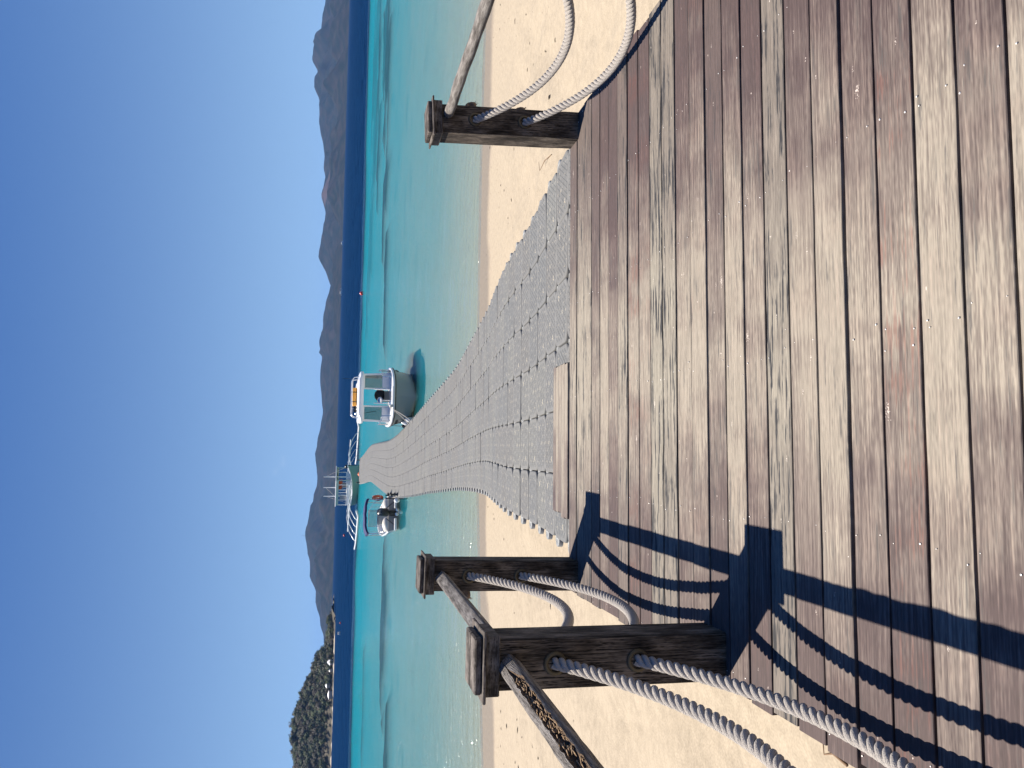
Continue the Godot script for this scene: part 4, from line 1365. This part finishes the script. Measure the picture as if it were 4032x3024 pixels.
func make_outrigger_boat():
	# bow towards the dock end and to the right
	var t := thing("outrigger_boat", "white and green outrigger boat with three short masts lying beyond the dock's end", "boat", Transform3D(Basis(Vector3.UP, deg_to_rad(30)), Vector3(-5.3, WATER, -111.6)))
	var b := Mb.new()
	var st := [[-5.6, 0.5, 1.0, 0.3, 0.3, 0.0], [-4.0, 0.85, 0.86, 0.5, 0.0, -0.3], [0.0, 1.0, 0.8, 0.6, -0.1, -0.4], [3.0, 0.85, 0.95, 0.45, -0.05, -0.35], [4.8, 0.45, 1.25, 0.2, 0.1, -0.2], [5.9, 0.06, 1.6, 0.03, 0.4, 0.1]]
	var rows = hull_loft(b, st)
	cap_fan(b, rows[0], Vector3.FORWARD)
	part(b, "hull", M.green, t)
	b = Mb.new()
	var la := PackedVector3Array(); var lb := PackedVector3Array()
	for s in st:
		la.append(Vector3(-s[1] * 0.98, s[2] - 0.06, s[0])); lb.append(Vector3(s[1] * 0.98, s[2] - 0.06, s[0]))
	b.sheet([la, lb], true)
	part(b, "deck", M.cream, t)
	for s in [-1, 1]:
		var line := []
		for k in st: line.append(Vector3(s * (k[1] + 0.02), k[2], k[0]))
		tubepart(line, 0.09, "gunwale", M.white, t)
		boxpart(Vector3(0.06, 0.62, 6.4), Vector3(s * 0.98, 1.18, -1.0), "side_board", M.white, t, 0.02)
		boxpart(Vector3(0.08, 0.06, 6.6), Vector3(s * 1.0, 1.56, -1.0), "sill", M.white, t, 0.015)
		for z in [-4.1, -2.5, -1.0, 0.6, 2.1, 3.4]:
			boxpart(Vector3(0.09, 1.7, 0.11), Vector3(s * 0.98, 2.05, z), "roof_post", M.white if z < 2.2 else M.jade, t, 0.02)
		boxpart(Vector3(0.02, 0.9, 1.35), Vector3(s * 0.97, 2.05, -1.75), "curtain", M.grey, t, 0.004)
		boxpart(Vector3(0.06, 0.3, 7.6), Vector3(s * 1.02, 2.84, -0.35), "fascia", M.jade, t, 0.02)
		# outrigger: curved booms and a pair of bamboo floats
		for z in [-3.6, -1.4, 1.0, 3.2]:
			tubepart([Vector3(s * 0.9, 0.98, z), Vector3(s * 3.2, 1.42, z), Vector3(s * 5.3, 1.1, z), Vector3(s * 6.5, 0.5, z), Vector3(s * 6.9, 0.12, z)], [0.08, 0.07, 0.06, 0.05, 0.05], "boom", M.white, t)
		tubepart([Vector3(s * 6.9, 0.2, -6.2), Vector3(s * 6.9, 0.12, -4.5), Vector3(s * 6.9, 0.1, 0), Vector3(s * 6.9, 0.12, 4.6), Vector3(s * 6.9, 0.42, 6.4)], 0.13, "float", M.white, t)
		tubepart([Vector3(s * 4.9, 1.25, -4.6), Vector3(s * 4.9, 1.22, 4.4)], 0.07, "lashing_pole", M.white, t)
	boxpart(Vector3(2.3, 0.12, 8.0), Vector3(0, 3.06, -0.35), "roof", M.white, t, 0.04)
	boxpart(Vector3(1.9, 0.9, 0.06), Vector3(0, 1.25, 2.15), "front_board", M.white, t, 0.02)
	for z in [-3.3, -0.6, 2.6]:
		tubepart([Vector3(0, 0.9, z), Vector3(0, 4.75, z)], [0.09, 0.05], "mast", M.white, t)
	for q in [[-3.3, -5.4], [-0.6, -3.4], [2.6, 5.6]]:
		tubepart([Vector3(0, 4.5, q[0]), Vector3(0, 1.6 if absf(q[1]) > 5 else 3.1, q[1])], 0.012, "stay", M.cream, t, 4)
	b = Mb.new()
	b.ball(0.3, Vector3(0.0, 1.75, 5.55), Vector3(0.9, 0.8, 1.3)); part(b, "bow_fender", M.black, t)
	for k in 2:
		var v := thing("life_vest", "orange life vests bundled under the outrigger boat's roof, %s" % ["towards its bow" if k == 0 else "towards its stern"], "life vest", t.transform * Transform3D(Basis.IDENTITY, Vector3(-0.1, 2.6, [1.3, -0.2][k])))
		for q in 4:
			boxpart(Vector3(0.3, 0.5, 0.14), Transform3D(Basis(Vector3.UP, q * 0.5), Vector3((q % 2) * 0.2 - 0.1, -0.1 - (q / 2) * 0.12, q * 0.16 - 0.24)), "vest", M.orange, v, 0.05)
	var o := Mb.new()
	o.ball(0.28, Vector3.ZERO, Vector3(1, 0.95, 1), 18)
	var bu := thing("mooring_buoy", "orange ball fender resting in the water at the dock's far end", "buoy", Transform3D(Basis.IDENTITY, Vector3(-3.3, WATER + 0.16, -99.9)), "round buoys")
	part(o, "ball", M.orange, bu)

func make_buoys():
	for q in [[22.96, -115.2, 0.3, "red mooring buoy at the turquoise lagoon's edge with nothing else near"], [5.95, -101.0, 0.22, "red buoy showing just above the cabin boat's roof"], [-24.6, -225.0, 0.38, "red buoy on the dark blue sea beyond the outrigger boat's float"], [-56.8, -262.0, 0.34, "dark red buoy off the headland beside a small white dinghy"]]:
		var t := thing("mooring_buoy", q[3], "buoy", Transform3D(Basis(Vector3.BACK, 0.1), Vector3(q[0], WATER + q[2] * 0.35, q[1])), "round buoys")
		var b := Mb.new()
		b.ball(q[2], Vector3.ZERO, Vector3(1, 0.95, 1), 18)
		part(b, "ball", M.red, t)
		b = Mb.new()
		b.lathe([[0.0, q[2] * 0.93], [0.07, q[2] * 0.93], [0.07, q[2] * 1.08], [0.0, q[2] * 1.1]], 10)
		part(b, "eye", M.steel, t)
	for q in [[-60.5, -264.0, 0.4, 3.2, "small white dinghy moored off the headland beside a dark buoy"], [295.0, -1480.0, 1.2, 14.0, "distant white boat with a cabin below the hills' lowest saddle"], [620.0, -2350.0, 0.5, 16.0, "tiny white boat far off close under the hills"]]:
		var s: float = q[3] / 5.0
		var t := thing("distant_boat", q[4], "boat", Transform3D(Basis(Vector3.UP, q[2]).scaled(Vector3.ONE * s), Vector3(q[0], WATER, q[1])), "far boats")
		var b := Mb.new()
		var rows = hull_loft(b, [[-2.5, 0.7, 0.6, 0.55, 0.0, -0.2], [0.5, 0.8, 0.65, 0.6, 0.0, -0.2], [1.8, 0.55, 0.8, 0.3, 0.1, -0.1], [2.6, 0.05, 0.95, 0.02, 0.4, 0.2]])
		cap_fan(b, rows[0], Vector3.FORWARD)
		part(b, "hull", M.white, t)
		boxpart(Vector3(1.1, 0.75, 1.8), Vector3(0, 0.95, -0.4), "cabin", M.cream, t, 0.1)

func make_small_things():
	# dark scraps of seaweed washed up in lines along the beach
	var b := Mb.new()
	b.quad(Vector3(-1, 0, 0.3), Vector3(0.2, 0.25, 0.5), Vector3(1, 0, -0.2), Vector3(-0.3, 0.15, -0.45))
	b.quad(Vector3(-0.6, 0.1, -0.5), Vector3(0.5, 0.3, -0.3), Vector3(0.7, 0.05, 0.5), Vector3(-0.4, 0.2, 0.4))
	b.tri(Vector3(-1, 0, 0.3), Vector3(1, 0, -0.2), Vector3(0, 0.4, 0.1))
	var mm := MultiMesh.new()
	mm.transform_format = MultiMesh.TRANSFORM_3D
	mm.mesh = b.mesh()
	var spots := []
	for k in 600:
		var x := rng.randf_range(-11.0, 16.0)
		var z: float = [-15.2, -13.6, -12.2, -10.8, -9.0][rng.randi() % 5] + rng.randfn() * 0.75 + shore_shift(x)
		if absf(x - 0.8) < 1.7: continue
		spots.append(Vector3(x, bed(x, z) + 0.004, z))
	mm.instance_count = spots.size()
	for i in spots.size():
		var s := pow(rng.randf(), 3.0) * 0.035 + 0.007
		mm.set_instance_transform(i, Transform3D(Basis(Vector3.UP, rng.randf() * TAU).scaled(Vector3(s * rng.randf_range(0.8, 2.2), s * 0.5, s)), spots[i]))
	var o := MultiMeshInstance3D.new()
	o.name = "seaweed_scraps"
	o.multimesh = mm
	o.material_override = flat(Color(0.045, 0.033, 0.022), 0.9)
	add_child(o)
	tag(o, "dark dry seaweed scraps scattered in lines across the beach", "seaweed", "", "stuff")
	var bark := flat(Color(0.16, 0.1, 0.06), 0.9)
	for q in [[3.35, -8.2, 0.5, "thin bent twig lying on the open sand beside the dock's sunlit edge"], [-1.22, -2.75, 0.14, "small dry twig on the sand beside the boardwalk's shaded edge"], [-1.75, -5.6, 0.16, "short dark stick on the sand near the shadow side railing"]]:
		var y := bed(q[0], q[1]) + 0.006
		var l: float = q[2]
		var c := Vector3(q[0], y, q[1])
		var t := thing("twig", q[3], "twig")
		tubepart([c, c + Vector3(0.02, 0.012, -l * 0.5), c + Vector3(-0.01, 0.004, -l)], [0.006, 0.005, 0.003], "stem", bark, t, 5)
		tubepart([c + Vector3(-0.01, 0.004, -l), c + Vector3(0.11, 0.01, -l * 1.06)], [0.003, 0.0015], "branch", bark, t, 5)
	var p := thing("hilltop_mast", "thin mast on the highest peak of the far hills", "mast", Transform3D(Basis.IDENTITY, Vector3(-380.0, 112.0, -3490.0)))
	tubepart([Vector3.ZERO, Vector3(0, 26, 0)], [0.9, 0.4], "pole", M.grey, p, 6)
	boxpart(Vector3(5, 4, 4), Vector3(0, 2, 0), "hut", M.cream, p, 0.2)

# ---------------------------------------------------------------- everything
func _ready():
	rng.seed = 7
	# camera: the picture's left is up
	var cam := Camera3D.new()
	cam.name = "camera"
	add_child(cam)
	var U := Basis(Vector3.UP, deg_to_rad(-4.984)) * Basis(Vector3.RIGHT, deg_to_rad(-12.78)) * Basis(Vector3.BACK, deg_to_rad(1.65))
	cam.transform = Transform3D(Basis(-U.y, U.x, U.z), Vector3(0, 1.5, 0))
	cam.fov = 53.07
	cam.near = 0.05
	cam.far = 20000
	cam.current = true
	# sky, haze, exposure
	var we := WorldEnvironment.new()
	we.name = "environment"
	var e := Environment.new()
	we.environment = e
	add_child(we)
	e.background_mode = Environment.BG_SKY
	e.tonemap_mode = Environment.TONE_MAPPER_LINEAR
	e.tonemap_exposure = 2.05
	e.background_energy_multiplier = 0.47
	e.sdfgi_enabled = true; e.ssao_enabled = true; e.ssil_enabled = true
	var sky := Sky.new()
	var sm := ProceduralSkyMaterial.new()
	sm.sky_top_color = Color8(26, 88, 172)
	sm.sky_horizon_color = Color8(162, 203, 245)
	sm.sky_curve = 0.18
	sm.ground_bottom_color = Color8(40, 80, 120)
	sm.ground_horizon_color = Color8(110, 150, 195)
	var cover := Image.create(2048, 1024, false, Image.FORMAT_RGBA8)
	cover.fill(Color(0, 0, 0, 0))
	for q in CLOUD: # one small cloud low over the hills
		cover.set_pixel(q[0], q[1], Color(1, 1, 1, q[2]))
	sm.sky_cover = tex(cover)
	sm.sky_cover_modulate = Color(0.4, 0.36, 0.3)
	sky.sky_material = sm
	e.sky = sky
	e.fog_enabled = true
	e.fog_light_color = Color(0.55, 0.74, 1.0)
	e.fog_density = 0.000068
	e.volumetric_fog_enabled = true
	e.volumetric_fog_density = 0.0
	var sun := DirectionalLight3D.new()
	sun.name = "sun"
	sun.light_energy = 1.6
	sun.light_color = Color(1, 0.965, 0.91)
	sun.light_angular_distance = 0.5
	sun.shadow_enabled = true
	add_child(sun)
	sun.look_at_from_position(Vector3.ZERO, Vector3(0.402, -1, 0.39))
	make_materials()
	make_shore()
	make_hills()
	make_headland()
	make_boardwalk()
	make_ramp()
	make_railings()
	make_dock()
	make_cabin_boat()
	make_motor_boat()
	make_outrigger_boat()
	make_buoys()
	make_small_things()
